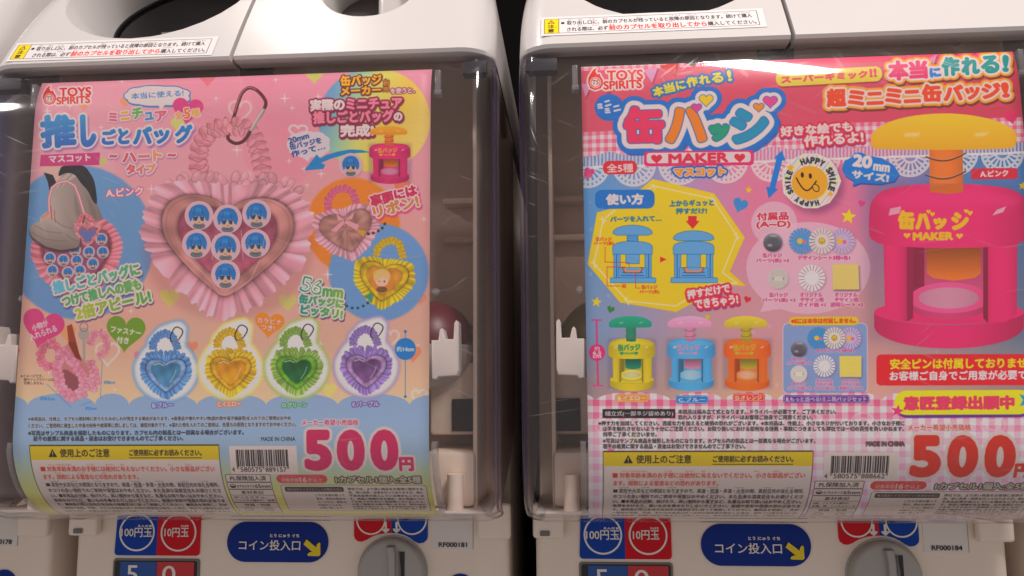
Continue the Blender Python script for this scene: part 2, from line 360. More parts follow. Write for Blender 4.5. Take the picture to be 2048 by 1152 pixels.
def badge(A, x, y, r, bg=(222, 186, 196), hair=(48, 124, 186), eye=(60, 70, 85)):
    """button badge with a plain stand-in face: hair cap, face, folded arms"""
    A.ell(x+1, y+1.5, r, r, (120, 90, 105), blur=2, alpha=.6)
    A.ell(x, y, r, r, bg, st=((.8, (232, 214, 214)),))
    A.ell(x, y+r*.74, r*.44, r*.24, (120, 124, 128)); A.line([(x-r*.2, y+r*.72), (x+r*.2, y+r*.76)], r*.06, (90, 94, 100))
    hr = [(-.70, .18), (-.74, -.15), (-.55, -.55), (-.2, -.76), (.15, -.78), (.5, -.62), (.72, -.2), (.72, .15), (.62, .42), (.45, .30), (-.45, .30), (-.6, .45)]
    A.poly([(x+r*a, y+r*b) for a, b in smooth(hr, 4)], hair)
    A.ell(x, y+r*.24, r*.50, r*.38, (222, 184, 160))
    for q, wq, l in ((-.42, .20, .42), (-.16, .22, .30), (.08, .16, .40), (.27, .18, .26), (.45, .16, .42)): A.poly([(x+r*(q-wq), y-r*.22), (x+r*(q+wq), y-r*.22), (x+r*(q+.05), y+r*l)], hair)
    A.ell(x, y-r*.22, r*.60, r*.28, hair); A.ell(x-r*.08, y-r*.40, r*.42, r*.13, tuple(min(250, v+34) for v in hair), alpha=.6, blur=1)
    A.line([(x-r*.3, y-r*.5), (x-r*.38, y-r*.05)], r*.05, tuple(v*.7 for v in hair)); A.line([(x+r*.2, y-r*.5), (x+r*.3, y-r*.05)], r*.05, tuple(v*.7 for v in hair))
    for q in (-.24, .24): A.ell(x+r*q, y+r*.27, r*.10, r*.13, eye); A.line([(x+r*(q-.12), y+r*.14), (x+r*(q+.12), y+r*.14)], r*.06, (50, 50, 64))
    A.line([(x-r*.06, y+r*.48), (x+r*.06, y+r*.48)], r*.05, (150, 90, 80))
def toy(A, X0, Y0, Wd, Hh, body, cap, stem, shade=True, txt=None):
    """the badge press: dome cap on a sprung stem, hooded head, two pillars, round base"""
    P = lambda pts: [(X0+a*Wd, Y0+b*Hh) for a, b in pts]
    B = np.array(body, float); Cc = np.array(cap, float); Sm = np.array(stem, float)
    def side(c, x0, x1):
        c = np.array(c, float)
        def f(X, Y):
            t = np.clip((X-(X0+x0*Wd))/((x1-x0)*Wd), 0, 1); k = .86+.20*np.sin(np.pi*np.clip(t, 0, 1))-.05*t
            return np.clip(c*k[..., None], 0, 252)
        return f
    if shade: A.poly(P([(-.02, .3), (1.03, .3), (1.03, .97), (-.02, .97)]), (95, 90, 120), blur=Wd*.035, alpha=.30)
    # inside of the press
    A.poly(P([(.2, .5), (.82, .5), (.82, .86), (.2, .86)]), side(B*.62, .1, .9))
    A.poly(P([(.345, .56), (.74, .56), (.74, .86), (.345, .86)]), lambda X, Y: multi(Y, [(Y0+.56*Hh, B*.55+40), (Y0+.86*Hh, B*.72+62)]))
    A.poly(P([(.36, .56), (.70, .56), (.70, .68), (.66, .70), (.53, .712), (.40, .70), (.36, .68)]), vgrad(Sm*.62, Sm*.98, Y0+.56*Hh, Y0+.70*Hh))
    a = np.linspace(0, 2*math.pi, 30)
    for (cx, cy, rx, ry, c) in ((.50, .815, .25, .075, B*.75+30), (.50, .79, .25, .072, B*.85+48), (.50, .785, .19, .052, B*.35+125)):
        A.poly(P(list(zip(cx+rx*np.cos(a), cy+ry*np.sin(a)))), side(np.clip(c, 0, 250), .2, .8))
    # base
    bs = [(.045, .84)]+[(.5-.455*math.cos(t), .915+.085*math.sin(t)) for t in np.linspace(0, math.pi, 24)]+[(.955, .84)]
    top = [(.5-.455*math.cos(t), .845-.05*math.sin(t)) for t in np.linspace(math.pi, 0, 20)]
    rim = [(.045, .845)]+[(.5-.455*math.cos(t), .845+.075*math.sin(t)) for t in np.linspace(0, math.pi, 24)]
    full = [(.045, .93)]+[(.5-.455*math.cos(t), .93+.07*math.sin(t)) for t in np.linspace(0, math.pi, 24)]+[(.955, .845), (.955, .93)]
    A.poly(P([(.03, .845)]+[(.5-.47*math.cos(t), .905+.095*math.sin(t)) for t in np.linspace(0, math.pi, 24)]+[(.97, .845)]+[(.5+.455*math.cos(t), .845+.055*math.sin(t)) for t in np.linspace(0, math.pi, 24)]), side(B*.93, .03, .97))
    A.poly(P([(.10, .80), (.25, .80), (.25, .872), (.10, .86)]), side(B, .08, .3))
    A.poly(P([(.5+.47*math.cos(t), .845+.052*math.sin(t)) for t in np.linspace(0, 6.2, 40)]), np.clip(B*.98, 0, 250))
    for (cx, cy, rx, ry, c) in ((.50, .815, .25, .062, B*.75+30), (.50, .79, .25, .060, B*.85+48), (.50, .785, .19, .045, B*.35+125)): A.poly(P(list(zip(cx+rx*np.cos(a), cy+ry*np.sin(a)))), side(np.clip(c, 0, 250), .2, .8))
    # pillars
    A.poly(P([(.085, .5), (.235, .5), (.235, .885), (.16, .875), (.10, .86)]), side(B*.95, .03, .27))
    A.poly(P([(.235, .5), (.275, .5), (.275, .87), (.235, .885)]), B*.66)
    A.poly(P([(.74, .5), (.93, .5), (.925, .855), (.86, .885), (.74, .895)]), side(B*.95, .68, .98))
    A.poly(P([(.715, .5), (.745, .5), (.745, .893), (.715, .87)]), B*.60)
    # stem, spring
    A.poly(P([(.375, .13), (.585, .13), (.59, .36), (.38, .36)]), side(Sm, .33, .62))
    for yy in (.185, .262):
        pp = P([(.355+.25*t, yy+.022*math.sin(t*3.3)-.012*t) for t in np.linspace(0, 1, 12)]); A.line(pp, max(.8, Wd*.010), (110, 70, 55))
        A.line(np.array(pp)-[0, Wd*.006], max(.4, Wd*.004), (200, 160, 140))
    # head
    hd = [(.0, .52), (.0, .42), (.015, .375), (.07, .335), (.18, .312), (.38, .30), (.62, .30), (.82, .312), (.93, .335), (.985, .375), (1.0, .42), (1.0, .52), (.96, .545)]+[(.5+.46*math.cos(t), .545+.028*math.sin(t)) for t in np.linspace(0, math.pi, 16)]+[(.04, .545)]
    A.poly(P(smooth(hd, 3)), side(B, -.03, 1.03))
    A.poly(P([(.02, .36), (.3, .325), (.7, .325), (.98, .36), (.9, .40), (.5, .375), (.1, .40)]), np.clip(B*1.1+8, 0, 252), blur=Wd*.02, alpha=.45)
    A.poly(P([(.38, .30), (.59, .30), (.59, .335), (.5, .343), (.38, .335)]), Sm*.9)
    A.poly(P([(.13, .405), (.20, .395), (.19, .425), (.12, .435)]), (238, 215, 220), alpha=.7)
    A.poly(P([(.80, .41), (.86, .395), (.84, .42), (.77, .435)]), (238, 215, 220), alpha=.75)
    # cap
    cp = [(.01, .105), (.03, .075), (.13, .035), (.28, .010), (.46, 0), (.64, .008), (.80, .033), (.905, .07), (.925, .105), (.91, .14), (.85, .15), (.5, .155), (.07, .152), (.02, .138)]
    A.poly(P(smooth(cp, 5)), vgrad(np.clip(Cc*1.08, 0, 250), Cc*.93, Y0, Y0+.15*Hh))
    A.poly(P([(.22, .085), (.32, .082), (.31, .098), (.22, .098)]), (248, 232, 190), alpha=.7, blur=Wd*.006)
    A.poly(P([(.66, .085), (.76, .078), (.72, .096), (.66, .098)]), (248, 232, 190), alpha=.7, blur=Wd*.006)
    if txt is not None:
        x, y = X0+.21*Wd, Y0+.465*Hh; A.T("缶バッジ", x, y, x+.47*Wd, y-.01*Hh, .085*Hh, txt, off=.02, dil=max(.4, .006*Wd))
        A.T("♥MAKER♥", x+.035*Wd, y+.052*Hh, x+.42*Wd, y+.05*Hh, .036*Hh, txt, off=.02, dil=max(.3, .003*Wd))
def sparkle(A, x, y, r, col=(244, 226, 222), a=.9): A.star(x, y, r, col, n=4, inner=.18, alpha=a)
def logo(A, x, y, s=1.0):
    """flame mark and two lines of lettering on a white outline"""
    fl = [(0, 24), (1, 16), (5, 9), (9, 3), (15, -1), (13, 5), (16, 11), (20, 9), (22, 14), (26, 20), (26, 28), (22, 35), (13, 38), (4, 35)]
    fl = [(x+a*s, y+b*s) for a, b in fl]
    M = []
    A.poly(fl, None, st=((3.2, (240, 222, 220)),)); A.T("TOYS", x+34*s, y+21*s, x+96*s, y+19*s, 16.5*s, None, off=.03, st=((4.2, (240, 222, 220)),))
    A.T("SPIRITS", x+28*s, y+37*s, x+94*s, y+34*s, 14*s, None, off=.03, st=((4.2, (240, 222, 220)),))
    A.poly(fl, (214, 62, 52)); A.ell(x+13*s, y+25*s, 10*s, 10*s, (236, 215, 212)); A.line([(x+13*s+8*s*math.cos(t), y+25*s+8*s*math.sin(t)) for t in np.linspace(0, 6.3, 24)], 1.3, (214, 62, 52))
    A.T("TS", x+7*s, y+29*s, x+18*s, y+28*s, 8*s, (120, 45, 45), slant=.2)
    A.T("TOYS", x+34*s, y+21*s, x+96*s, y+19*s, 16.5*s, (214, 62, 52), off=.03, dil=.5)
    A.T("SPIRITS", x+28*s, y+37*s, x+94*s, y+34*s, 14*s, (214, 62, 52), off=.03, dil=.4)

def lower(A, red, made, du=0, dv=0, digits=("580575", "889157"), mat_rows=("ポリエステル、", "ノンフタル酸PVC、金属"), blue=True):
    """the printed notes, bar code and price at the foot of a poster, in millimetres on the sheet"""
    to_mm(A); old = A.m
    A.m = lambda p: (np.asarray(p, float)+[du, dv])*S_
    dk = (26, 20, 22)
    # caution box
    A.rect(9.4, 198.8, 110.7, 252, (240, 228, 222), st=((.35, (70, 62, 30)),))
    A.rect(9.4, 198.8, 110.7, 206.4, (226, 203, 32)); A.line([(9.4, 198.8), (110.7, 198.8)], .5, (70, 62, 30))
    A.poly([(19.2, 204.9), (23.8, 204.9), (21.5, 200.6)], dk); A.rect(21.25, 201.9, 21.75, 203.6, (226, 203, 32)); A.rect(21.25, 204, 21.75, 204.5, (226, 203, 32))
    A.T("使用上のご注意", 25.5, 204.9, 52.3, 204.9, 4.3, dk, off=.018)
    A.T("ご使用前に必ずお読みください。", 63, 204.3, 101.5, 204.3, 3.3, dk, off=.03); A.line([(62.8, 205.4), (101.5, 205.4)], .32, dk)
    rd = (206, 62, 48)
    A.rect(11.6+2.2, 210.3, 16.3, 212.9, rd)
    A.T("対象年齢未満のお子様には絶対に与えないでください。小さな部品がござい", 17.3, 213.0, 107.6, 213.0, 3.0, rd, off=.03)
    A.T("ます。誤飲による窒息などの恐れがあります。", 14.3, 217.7, 66.0, 217.7, 3.0, rd, off=.03)
    for (a, b, t) in ((18.5, 31, "たいしょうねんれいみまん"), (39.5, 43, "こさま"), (49.5, 54, "ぜったい"), (57.5, 59.5, "あた"), (83, 85.5, "ちい"), (92, 95.5, "ぶひん")): A.T(t, a, 209.6, b, 209.6, .9, rd)
    for (a, b, t) in ((21, 24.5, "ごいん"), (33.5, 37.5, "ちっそく"), (46.8, 49, "おそ")): A.T(t, a, 214.3, b, 214.3, .85, rd)
    rows = ["変形や火災などの原因となりますので、高温・低温・多湿・火気の側、直射日光の当たる場所、",
            "ホコリの多い場所でのご使用や保管はおやめください。また急激な温度変化もお避けくださ",
            "い。■本商品の分解、投げたり、高い場所から落すなど、乱暴なお取り扱いはおやめください。",
            "負荷をかけたり、重いものを乗せたりしないでください。破損や変形や怪我の恐れがありま",
            "す。■廃棄の際は各地方自治体の廃棄区分に従って廃棄してください。■商品を使用し、万が",
            "一破損や怪我、汚損、または本商品以外への他の損害等が発生した場合、弊社では責任をおいか",
            "ねますので、お使いの方ご自身でご注意ください。■本商品は観賞用です。ご確認ください。"]
    A.rect(14.2, 218.9+1.4, 16.4, 222.3, dk)
    for i, r in enumerate(rows):
        v = 222.6+i*4.0; A.T(r, 17.2 if i == 0 else 14.2, v, 108.2, v, 2.8, dk, off=.026)
        if i < 5:
            for a, b in ((17+i*2.3, 22+i*2), (28, 32), (41+i*3, 45.5+i*3), (61, 66), (74, 79), (88, 92), (99, 103)): A.T("へんけいか", a, v-3.2, b, v-3.2, .75, dk)
    # bar code
    A.rect(116.3, 199.3, 151.6, 214.6, (240, 228, 222))
    g = np.random.default_rng(11); x = 119.8
    while x < 146.6:
        wd = g.choice([.25, .25, .5, .75]); A.rect(x, 201.2, min(x+wd, 146.9), 210.2, (30, 26, 30)); x += wd+g.choice([.27, .4, .6])
    for x in (119.8, 120.4, 133.2, 133.8, 146.2, 146.8): A.rect(x-.12, 201.2, x+.14, 211.6, (30, 26, 30))
    A.rect(121, 210.2, 132.9, 213.6, (240, 228, 222)); A.rect(134.2, 210.2, 145.9, 213.6, (240, 228, 222))
    A.T("4", 116.9, 213.2, 118.3, 213.2, 2.6, dk); A.T(digits[0], 121.3, 213.2, 132.6, 213.2, 2.6, dk); A.T(digits[1], 134.5, 213.2, 145.6, 213.2, 2.6, dk)
    # insurance / capsule size / material boxes
    for (a, b) in ((215.0, 219.2), (219.9, 223.9), (224.6, 234.4), (235.0, 246)):
        A.rect(112.9, a, 136.2, b, (238, 226, 218), st=((.28, (70, 60, 50)),))
    A.T("PL保険加入済", 115, 218.5, 134, 218.5, 2.9, dk, off=.015)
    A.ell(115.6, 222, 1.5, 1.2, dk); A.rect(114.3, 221.0, 116.9, 221.9, (238, 226, 218)); A.line([(115.6+1.5*math.cos(t), 222+1.2*math.sin(t)) for t in np.linspace(0, 6.3, 20)], .2, dk)
    A.T("カプセルサイズ", 117.6, 223.1, 127, 223.1, 1.9, dk, off=.03); A.T("65mm", 127.4, 223.2, 135.5, 223.2, 2.3, dk, off=.02)
    A.T("素材表記", 119, 227.8, 131, 227.8, 2.6, dk); A.line([(113, 228.6), (136.2, 228.6)], .2, dk)
    A.T(mat_rows[0], 114, 231.2, 132, 231.2, 1.8, dk); A.T(mat_rows[1], 114, 233.7, 135.3, 233.7, 1.8, dk)
    A.T("容器・包装", 118, 238.4, 132, 238.4, 2.6, dk); A.line([(113, 239.3), (136.2, 239.3)], .2, dk)
    for x in (119, 130): A.ell(x, 242, 2.4, 1.9, dk); A.ell(x, 242, 2.1, 1.6, (238, 226, 218)); A.T("プラ", x-1.2, 242.7, x+1.2, 242.7, 1.4, dk)
    # age pill, contents, contact box
    A.rect(139.5, 214.9, 166.2, 220.1, (216, 92, 100) if blue else (214, 84, 72), r=2.6)
    A.T("対象年齢", 142, 219.4, 151.3, 219.4, 2.5, W_, off=.03); A.T("16", 151.8, 219.5, 155.2, 219.5, 3.0, W_, off=.05); A.T("才以上", 155.8, 219.4, 163.5, 219.4, 2.5, W_, off=.03)
    A.T("たいしょうねんれい", 142.5, 216.4, 151, 216.4, .8, W_); A.T("さいいじょう", 156, 216.4, 162, 216.4, .8, W_)
    A.T("1カプセル1個入:全5種", 170.5, 219.9, 214.6, 219.9, 4.0, (222, 212, 196), off=.02, st=((.5, (66, 56, 50)),), dil=.12)
    A.rect(141, 221.4, 217, 243.5, (238, 226, 218), r=1.6, st=((.22, (80, 70, 60)),))
    A.rect(142.8, 222.5, 173.8, 225.9, (74, 62, 58), r=.8); A.T("株式会社トイズスピリッツお問合せ窓口", 144, 225.2, 172.8, 225.2, 1.8, W_, off=.01)
    for i, r in enumerate(["こちらを読み取って", "頂き、弊社お問合せ", "ページから、問合せ", "内容のご入力を、", "お願い致します。"]): A.T(r, 158, 229.4+i*2.9, 173.5 if i < 3 else 171, 229.4+i*2.9, 1.9, dk)
    for i, r in enumerate(["弊社では、より良い商品をお客様に提供する", "為、常に改良・改善を行っておりますが、稀に", "不具合品等が混入している場合もございま", "す。商品に問題がある場合、また商品につい", "てお気づきの点やご質問等ございましたら、", "大変ご面倒をお掛け致しますが、弊社HPの", "お問合せ窓口より、不具合状況及びご質問", "内容等のご連絡を頂きますようお願い致します。"]):
        A.T(r, 176, 224.8+i*2.45, 215, 224.8+i*2.45, 1.75, dk, off=.024)
    # price
    A.m = lambda p: (np.asarray(p, float)+[du*.15, dv])*S_
    A.T("メーカー希望小売価格", 154.3, 189.0, 183.6, 189.0, 2.9, red, off=.015, st=((.6, W_),))
    z = dict(off=.045, dil=.55)
    for (a, b, t) in ((156.8, 168.3, "5"), (173.9, 185.4, "0"), (191.2, 202.7, "0")): A.T(t, a, 211.2, b, 211.2, 18.6, None, off=0, dil=1.5, st=((1.5, (232, 220, 216)),))
    A.T("円", 204.6, 212.4, 211.2, 212.4, 6.8, None, off=.03, st=((1.3, (232, 220, 216)),))
    for (a, b, t) in ((156.8, 168.3, "5"), (173.9, 185.4, "0"), (191.2, 202.7, "0")): A.T(t, a, 211.2, b, 211.2, 18.6, red, off=0, dil=1.5)
    A.T("円", 204.6, 212.4, 211.2, 212.4, 6.8, red, off=.03, dil=.3)
    A.T("MADE IN CHINA", made[0], made[1], made[0]+17.8, made[1], 2.1, dk if blue else (150, 110, 110), st=() if blue else ((.3, (70, 50, 50)),))
def cloud(A, x0, y0, x1, y1, col, line=None, n=9, tail=None):
    cx, cy = (x0+x1)/2, (y0+y1)/2; P = []
    for t in np.linspace(0, 2*math.pi, 160, endpoint=False):
        k = 1+.07*abs(math.sin(t*n/2)); P.append((cx+(x1-x0)/2*.95*k*math.copysign(abs(math.cos(t))**.8, math.cos(t)), cy+(y1-y0)/2*.93*k*math.copysign(abs(math.sin(t))**.8, math.sin(t))))
    if line: A.poly(P, None, st=((2.2, line),), sh=(2, 3, line, 1, 0))
    A.poly(P, col)
    if tail: A.poly(tail, col)
def art_left():
    A = poster_art('L'); X, Y = A.PX, A.PY; P_ = (236, 170, 182)
    bg = multi(Y, [(130, (236, 166, 184)), (330, (233, 170, 178)), (520, (226, 172, 164)), (700, (216, 180, 160)), (800, (210, 184, 152)), (1040, (200, 180, 150))])
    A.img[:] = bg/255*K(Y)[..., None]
    # soft tonal blobs
    for x, y, r, c, a in ((330, 270, 190, (242, 180, 190), .45), (140, 330, 90, (244, 186, 196), .5), (430, 150, 120, (240, 150, 172), .35), (560, 300, 75, (240, 152, 172), .45), (620, 220, 90, (238, 158, 176), .4), (250, 600, 120, (236, 176, 160), .3)):
        A.ell(x, y, r, r, c, alpha=a)
    for x, y, s in ((415, 158, 34), (250, 206, 20), (168, 212, 20)): A.heart(x, y, s, s, (232, 130, 140) if s > 30 else (236, 160, 110), alpha=.8)
    for x, y, s, c in ((628, 152, 36, (208, 214, 120)), (355, 250, 28, (214, 222, 120)), (205, 325, 20, (206, 210, 130)), (575, 607, 36, (206, 205, 120)), (340, 598, 40, (206, 205, 110)), (384, 695, 24, (228, 140, 110)), (281, 715, 26, (226, 130, 150)), (825, 710, 34, (226, 140, 110)), (135, 668, 34, (228, 160, 110)), (30, 705, 22, (230, 120, 100)), (805, 378, 34, (232, 130, 100)), (840, 600, 24, (226, 150, 120)), (658, 782, 30, (206, 200, 120))):
        A.heart(x, y, s, s, c, alpha=.85)
    for x, y, s in ((480, 225, 44), (215, 710, 46), (780, 678, 34), (838, 795, 30)): A.heart(x, y, s, s, None, st=()); A.line(heart_pts(x, y, s, s), 4.5, (240, 214, 210), closed=True, alpha=.75)
    # lower sky with cloud edge, fading to yellow
    edge = 790+0*X; cus = [56-134, 56, 190, 258, 394, 532, 675, 818, 960]
    for a, b in zip(cus[:-1], cus[1:]):
        t = np.clip((X-a)/(b-a), 0, 1); s_ = (X >= a) & (X < b); edge = np.where(s_, 811-24*np.sqrt(np.clip(1-(2*t-1)**2, 0, 1)), edge)
    low = multi(Y, [(790, (140, 162, 190)), (840, (136, 158, 184)), (905, (130, 150, 166)), (945, (150, 162, 140)), (985, (170, 170, 112)), (1040, (184, 176, 116))])
    M = np.clip((Y-edge)*1.2+.5, 0, 1); A.put((M, 0, 0), lambda a, b: low[:a.shape[0]])
    A.ell(158, 485, 150, 154, vgrad((122, 166, 208), (118, 152, 192), 330, 640), blur=2)
    A.ell(748, 240, 112, 104, lambda x, y: multi(x+.35*(y-240), [(645, (132, 172, 204)), (690, (170, 206, 180)), (730, (222, 220, 130)), (790, (236, 206, 104)), (850, (240, 214, 130))]), blur=1.5)
    A.ell(705, 452, 94, 96, (226, 140, 58), blur=2.5); A.ell(757, 545, 100, 98, (122, 160, 206), blur=2.5)
    for x, y, r in ((140, 212, 9), (244, 163, 8), (432, 197, 8), (569, 197, 12), (584, 216, 8), (474, 300, 13), (303, 378, 11), (202, 255, 8), (551, 160, 7), (636, 193, 9), (578, 322, 8), (608, 338, 9), (642, 348, 10), (614, 370, 7), (847, 438, 8), (655, 549, 12), (262, 622, 8), (98, 740, 12), (204, 660, 9), (640, 688, 10), (230, 780, 7), (835, 690, 6), (95, 222, 10)): sparkle(A, x, y, r)
    # woman with the big bag, seen from behind the shoulder
    hair = (34, 30, 38); jk = (176, 162, 154); jd = (124, 110, 104)
    A.poly(smooth([(88, 331), (132, 331), (130, 350), (116, 368), (104, 360), (98, 350), (90, 346)], 3), (226, 190, 178))
    A.poly([(88, 345), (106, 350), (114, 368), (108, 392), (100, 384), (96, 364)], hair)
    torso = smooth([(114, 364), (130, 346), (150, 341), (164, 352), (180, 376), (196, 412), (207, 446), (190, 452), (166, 446), (150, 470), (120, 470), (100, 440), (100, 400), (105, 376)], 4)
    A.poly(torso, hgrad((190, 176, 168), (140, 126, 120), 100, 205))
    A.poly(smooth([(140, 344), (150, 341), (153, 352), (132, 366), (118, 378), (113, 366)], 4), (198, 184, 176)); A.line([(148, 345), (130, 362), (118, 376)], 1.3, jd)
    A.poly([(148, 380), (160, 420), (168, 446), (160, 450), (150, 420)], jd, alpha=.45, blur=2); A.poly([(172, 384), (190, 420), (196, 446), (186, 446)], jd, alpha=.55, blur=2)
    A.poly(smooth([(128, 332), (164, 331), (180, 346), (190, 368), (194, 406), (186, 402), (176, 382), (162, 366), (150, 350), (134, 346), (118, 352), (120, 340)], 4), hair)
    A.line([(150, 338), (170, 352), (184, 384)], 1.2, (86, 80, 92), alpha=.7); A.line([(160, 336), (178, 350), (189, 376)], .9, (80, 74, 88), alpha=.7)
    ruffle_heart(A, 155, 512, 178, 176, (226, 140, 152), (150, 88, 108), (150, 92, 116), rot=-.12, pleats=44, seed=3, win=.93, inner_shade=.2)
    for x, y in ((203, 478), (178, 504), (206, 504), (100, 516), (127, 520), (154, 521), (186, 527), (105, 541), (136, 545), (160, 541), (150, 500)): badge(A, x, y, 11.5, bg=(200, 176, 190))
    A.poly(smooth([(80, 436), (98, 421), (113, 417), (100, 434), (88, 446)], 3), (216, 172, 152)); A.line([(84, 436), (100, 424)], 1, (160, 110, 96))
    slv = smooth([(100, 436), (84, 442), (66, 448), (60, 462), (70, 480), (94, 494), (122, 500), (154, 495), (160, 480), (156, 462), (140, 452), (118, 440)], 4)
    A.poly(slv, None, sh=(1, 4, (70, 50, 56), 1, 2)); A.poly(slv, vgrad((192, 178, 170), (136, 122, 116), 436, 500))
    A.poly(smooth([(104, 400), (118, 392), (132, 420), (150, 452), (156, 470), (128, 462), (104, 440)], 4), hgrad((196, 182, 174), (150, 136, 130), 102, 156))
    for p in ([(72, 452), (92, 462), (120, 466)], [(66, 466), (90, 478), (128, 482)], [(110, 440), (126, 452), (150, 458)], [(134, 470), (148, 480), (156, 482)]): A.line(smooth(p+p[::-1], 4), 2.2, jd, alpha=.5)
    A.line([(66, 476), (92, 494), (122, 501), (154, 496)], 1.4, (92, 78, 76))
    st_ = [(99, 424), (98, 398), (104, 376), (116, 366), (134, 362), (150, 372), (158, 392), (164, 412), (170, 432)]
    A.line(st_, 6, (206, 136, 146)); A.line(st_, 2.2, (240, 208, 208)); A.line([(104, 440), (102, 412)], 1.5, (190, 70, 90)); A.line([(111, 446), (109, 420)], 1.2, (190, 70, 90))
    petals(A, [(160, 450), (160, 436), (170, 431), (181, 438), (184, 450)], 6, (222, 130, 140), 16, seed=4)
    petals(A, heart_pts(175, 470, 46, 44), 5, (222, 150, 155), 34, seed=5); A.heart(175, 470, 36, 32, (150, 112, 140))
    for x, y in ((166, 465), (175, 468), (184, 465), (170, 474), (180, 474), (175, 481)): A.ell(x, y, 4, 4, (92, 130, 190))
    A.line([(170, 432), (166, 446)], 3, (120, 60, 60))
    # main heart bag
    A.ell(456, 500, 170, 140, (150, 90, 100), blur=9, alpha=.25)
    strap(A, [(408, 362), (396, 330), (398, 300), (410, 272), (436, 256), (466, 252), (494, 258), (510, 280), (520, 310), (524, 345), (530, 366)], 20, (226, 152, 164), 19, seed=8)
    ruffle_band(A, [(335, 382), (380, 362), (440, 366), (500, 362), (560, 366), (596, 390)], 19, (230, 170, 180), 17, seed=9)
    ruffle_heart(A, 454, 478, 336, 300, (226, 166, 178), (194, 140, 136), (164, 92, 112), rot=.05, pleats=27, seed=2, win=.76)
    for x, y, r in ((398, 431, 28), (455, 438, 28), (513, 428, 28), (393, 488, 28), (451, 494, 29), (511, 487, 28), (451, 549, 28)): badge(A, x, y, r)
    for p in ([(380, 520), (420, 560), (440, 590)], [(520, 520), (500, 560), (470, 585)], [(430, 470), (424, 520)], [(482, 460), (486, 520)], [(530, 470), (522, 510)]): A.line(p, 1.6, (232, 200, 206), alpha=.55)
    cb = smooth([(456, 270), (463, 250), (470, 226), (477, 203), (485, 185), (499, 176), (516, 183), (531, 203), (527, 220), (514, 241), (501, 262), (488, 281), (472, 287), (458, 280)], 5)
    A.line(cb, 6.5, (104, 52, 58), closed=True); A.line(cb[10:30]-[1, 1], 1.6, (190, 140, 140)); A.line([(527, 219), (502, 261)], 7, (176, 166, 164)); A.line([(525, 220), (501, 259)], 2, (232, 224, 220))
    ruffle_band(A, [(440, 256), (462, 250), (470, 250)], 15, (232, 158, 166), 4, seed=20)
    # title block
    logo(A, 86, 172)
    cloud(A, 250, 172, 380, 212, (232, 218, 216), (70, 132, 190), tail=[(316, 210), (330, 210), (322, 220)])
    A.T("本当に使える!", 263, 199, 367, 192, 12, (60, 124, 190), off=.02)
    A.heart(375, 224, 62, 54, (216, 78, 138), rot=.1)
    wh = (240, 224, 222); gl = (150, 110, 170)
    A.T("全", 350, 239, 366, 237, 15, (232, 150, 62), off=.03, st=((2, wh),)); A.T("5", 369, 238, 380, 237, 21, (226, 130, 62), off=.05, st=((2, wh),)); A.T("種", 383, 234, 400, 232, 15, (232, 170, 72), off=.03, st=((2, wh),))
    bl = lambda x, y: multi(y, [(230, (70, 156, 206)), (296, (52, 110, 184))])
    big = dict(off=.03, st=((4.2, wh),), sh=(3, 5, (170, 120, 180), 4, 2))
    A.T("推", 86, 294, 150, 291, 60, bl, dil=2.6, **big); A.T("し", 166, 291, 190, 290, 58, bl, dil=3, **big)
    A.T("ご", 206, 288, 231, 287, 27, bl, dil=1.8, **big); A.T("と", 239, 287, 257, 286, 28, bl, dil=1.8, **big)
    A.T("バ", 268, 287, 303, 286, 31, bl, dil=1.8, **big); A.T("ッ", 310, 286, 338, 285, 24, bl, dil=1.8, **big); A.T("グ", 351, 285, 381, 284, 33, bl, dil=1.8, slant=.1, **big)
    sm = dict(off=.02, dil=1.2, st=((2.4, wh),), sh=(1, 2, (190, 130, 170), 2.5, 1))
    for t, a, b, y, h, c in (("ミ", 219, 235, 244, 17, (222, 110, 140)), ("ニ", 243, 259, 240, 15, (226, 176, 70)), ("チ", 266, 286, 238, 21, (110, 176, 96)), ("ュ", 291, 307, 240, 14, (96, 150, 200)), ("ア", 312, 334, 243, 19, (222, 110, 140))): A.T(t, a, y, b, y-2, h, c, **sm)
    A.poly([(82, 310), (200, 305), (199, 330), (80, 333)], (204, 72, 134)); A.T("マスコット", 99, 326, 181, 322, 14, wh, off=.02, dil=.7)
    pg = dict(off=.03, dil=1.2, st=((2.6, wh),), sh=(1, 2, (176, 120, 176), 3.6, 1))
    for t, a, b, y, h, c in (("~", 220, 234, 315, 4, (214, 90, 110)), ("ハ", 246, 272, 324, 17, (218, 96, 120)), ("ー", 277, 299, 315, 3.5, (226, 130, 130)), ("ト", 308, 324, 321, 20, (236, 160, 120)), ("~", 336, 351, 313, 4, (214, 90, 110)), ("タ", 254, 270, 348, 18, (222, 110, 120)), ("イ", 274, 289, 348, 17, (222, 130, 120)), ("プ", 293, 312, 347, 18, (236, 160, 130))): A.T(t, a, y, b, y-1, h, c, **pg)
    A.T("A.ピンク", 213, 394, 286, 390, 16, wh, off=.02, dil=.8, st=((1.6, (216, 92, 124)),))
    # slogan over the woman's bag
    g = lambda c0, c1: hgrad(c0, c1, 110, 300)
    sl = dict(off=.025, dil=1.1, st=((3.6, (232, 218, 206)),), sh=(2, 3, (110, 84, 120), 4, 0))
    A.T("推しごとバッグに", 110, 588, 281, 549, 24, g((96, 176, 206), (86, 160, 96)), **sl); A.T("つけて推しへの愛も", 128, 614, 283, 578, 22, g((90, 160, 120), (120, 170, 100)), **sl)
    A.T("2倍アピール!", 155, 640, 303, 604, 26, g((206, 196, 80), (96, 160, 84)), **sl)
    A.T("推しごとバッグに", 110, 588, 281, 549, 24, g((130, 196, 216), (96, 170, 110)), off=.0)
    # top right: how it is made
    ye, br, ma = (240, 184, 62), (112, 52, 52), (146, 62, 92)
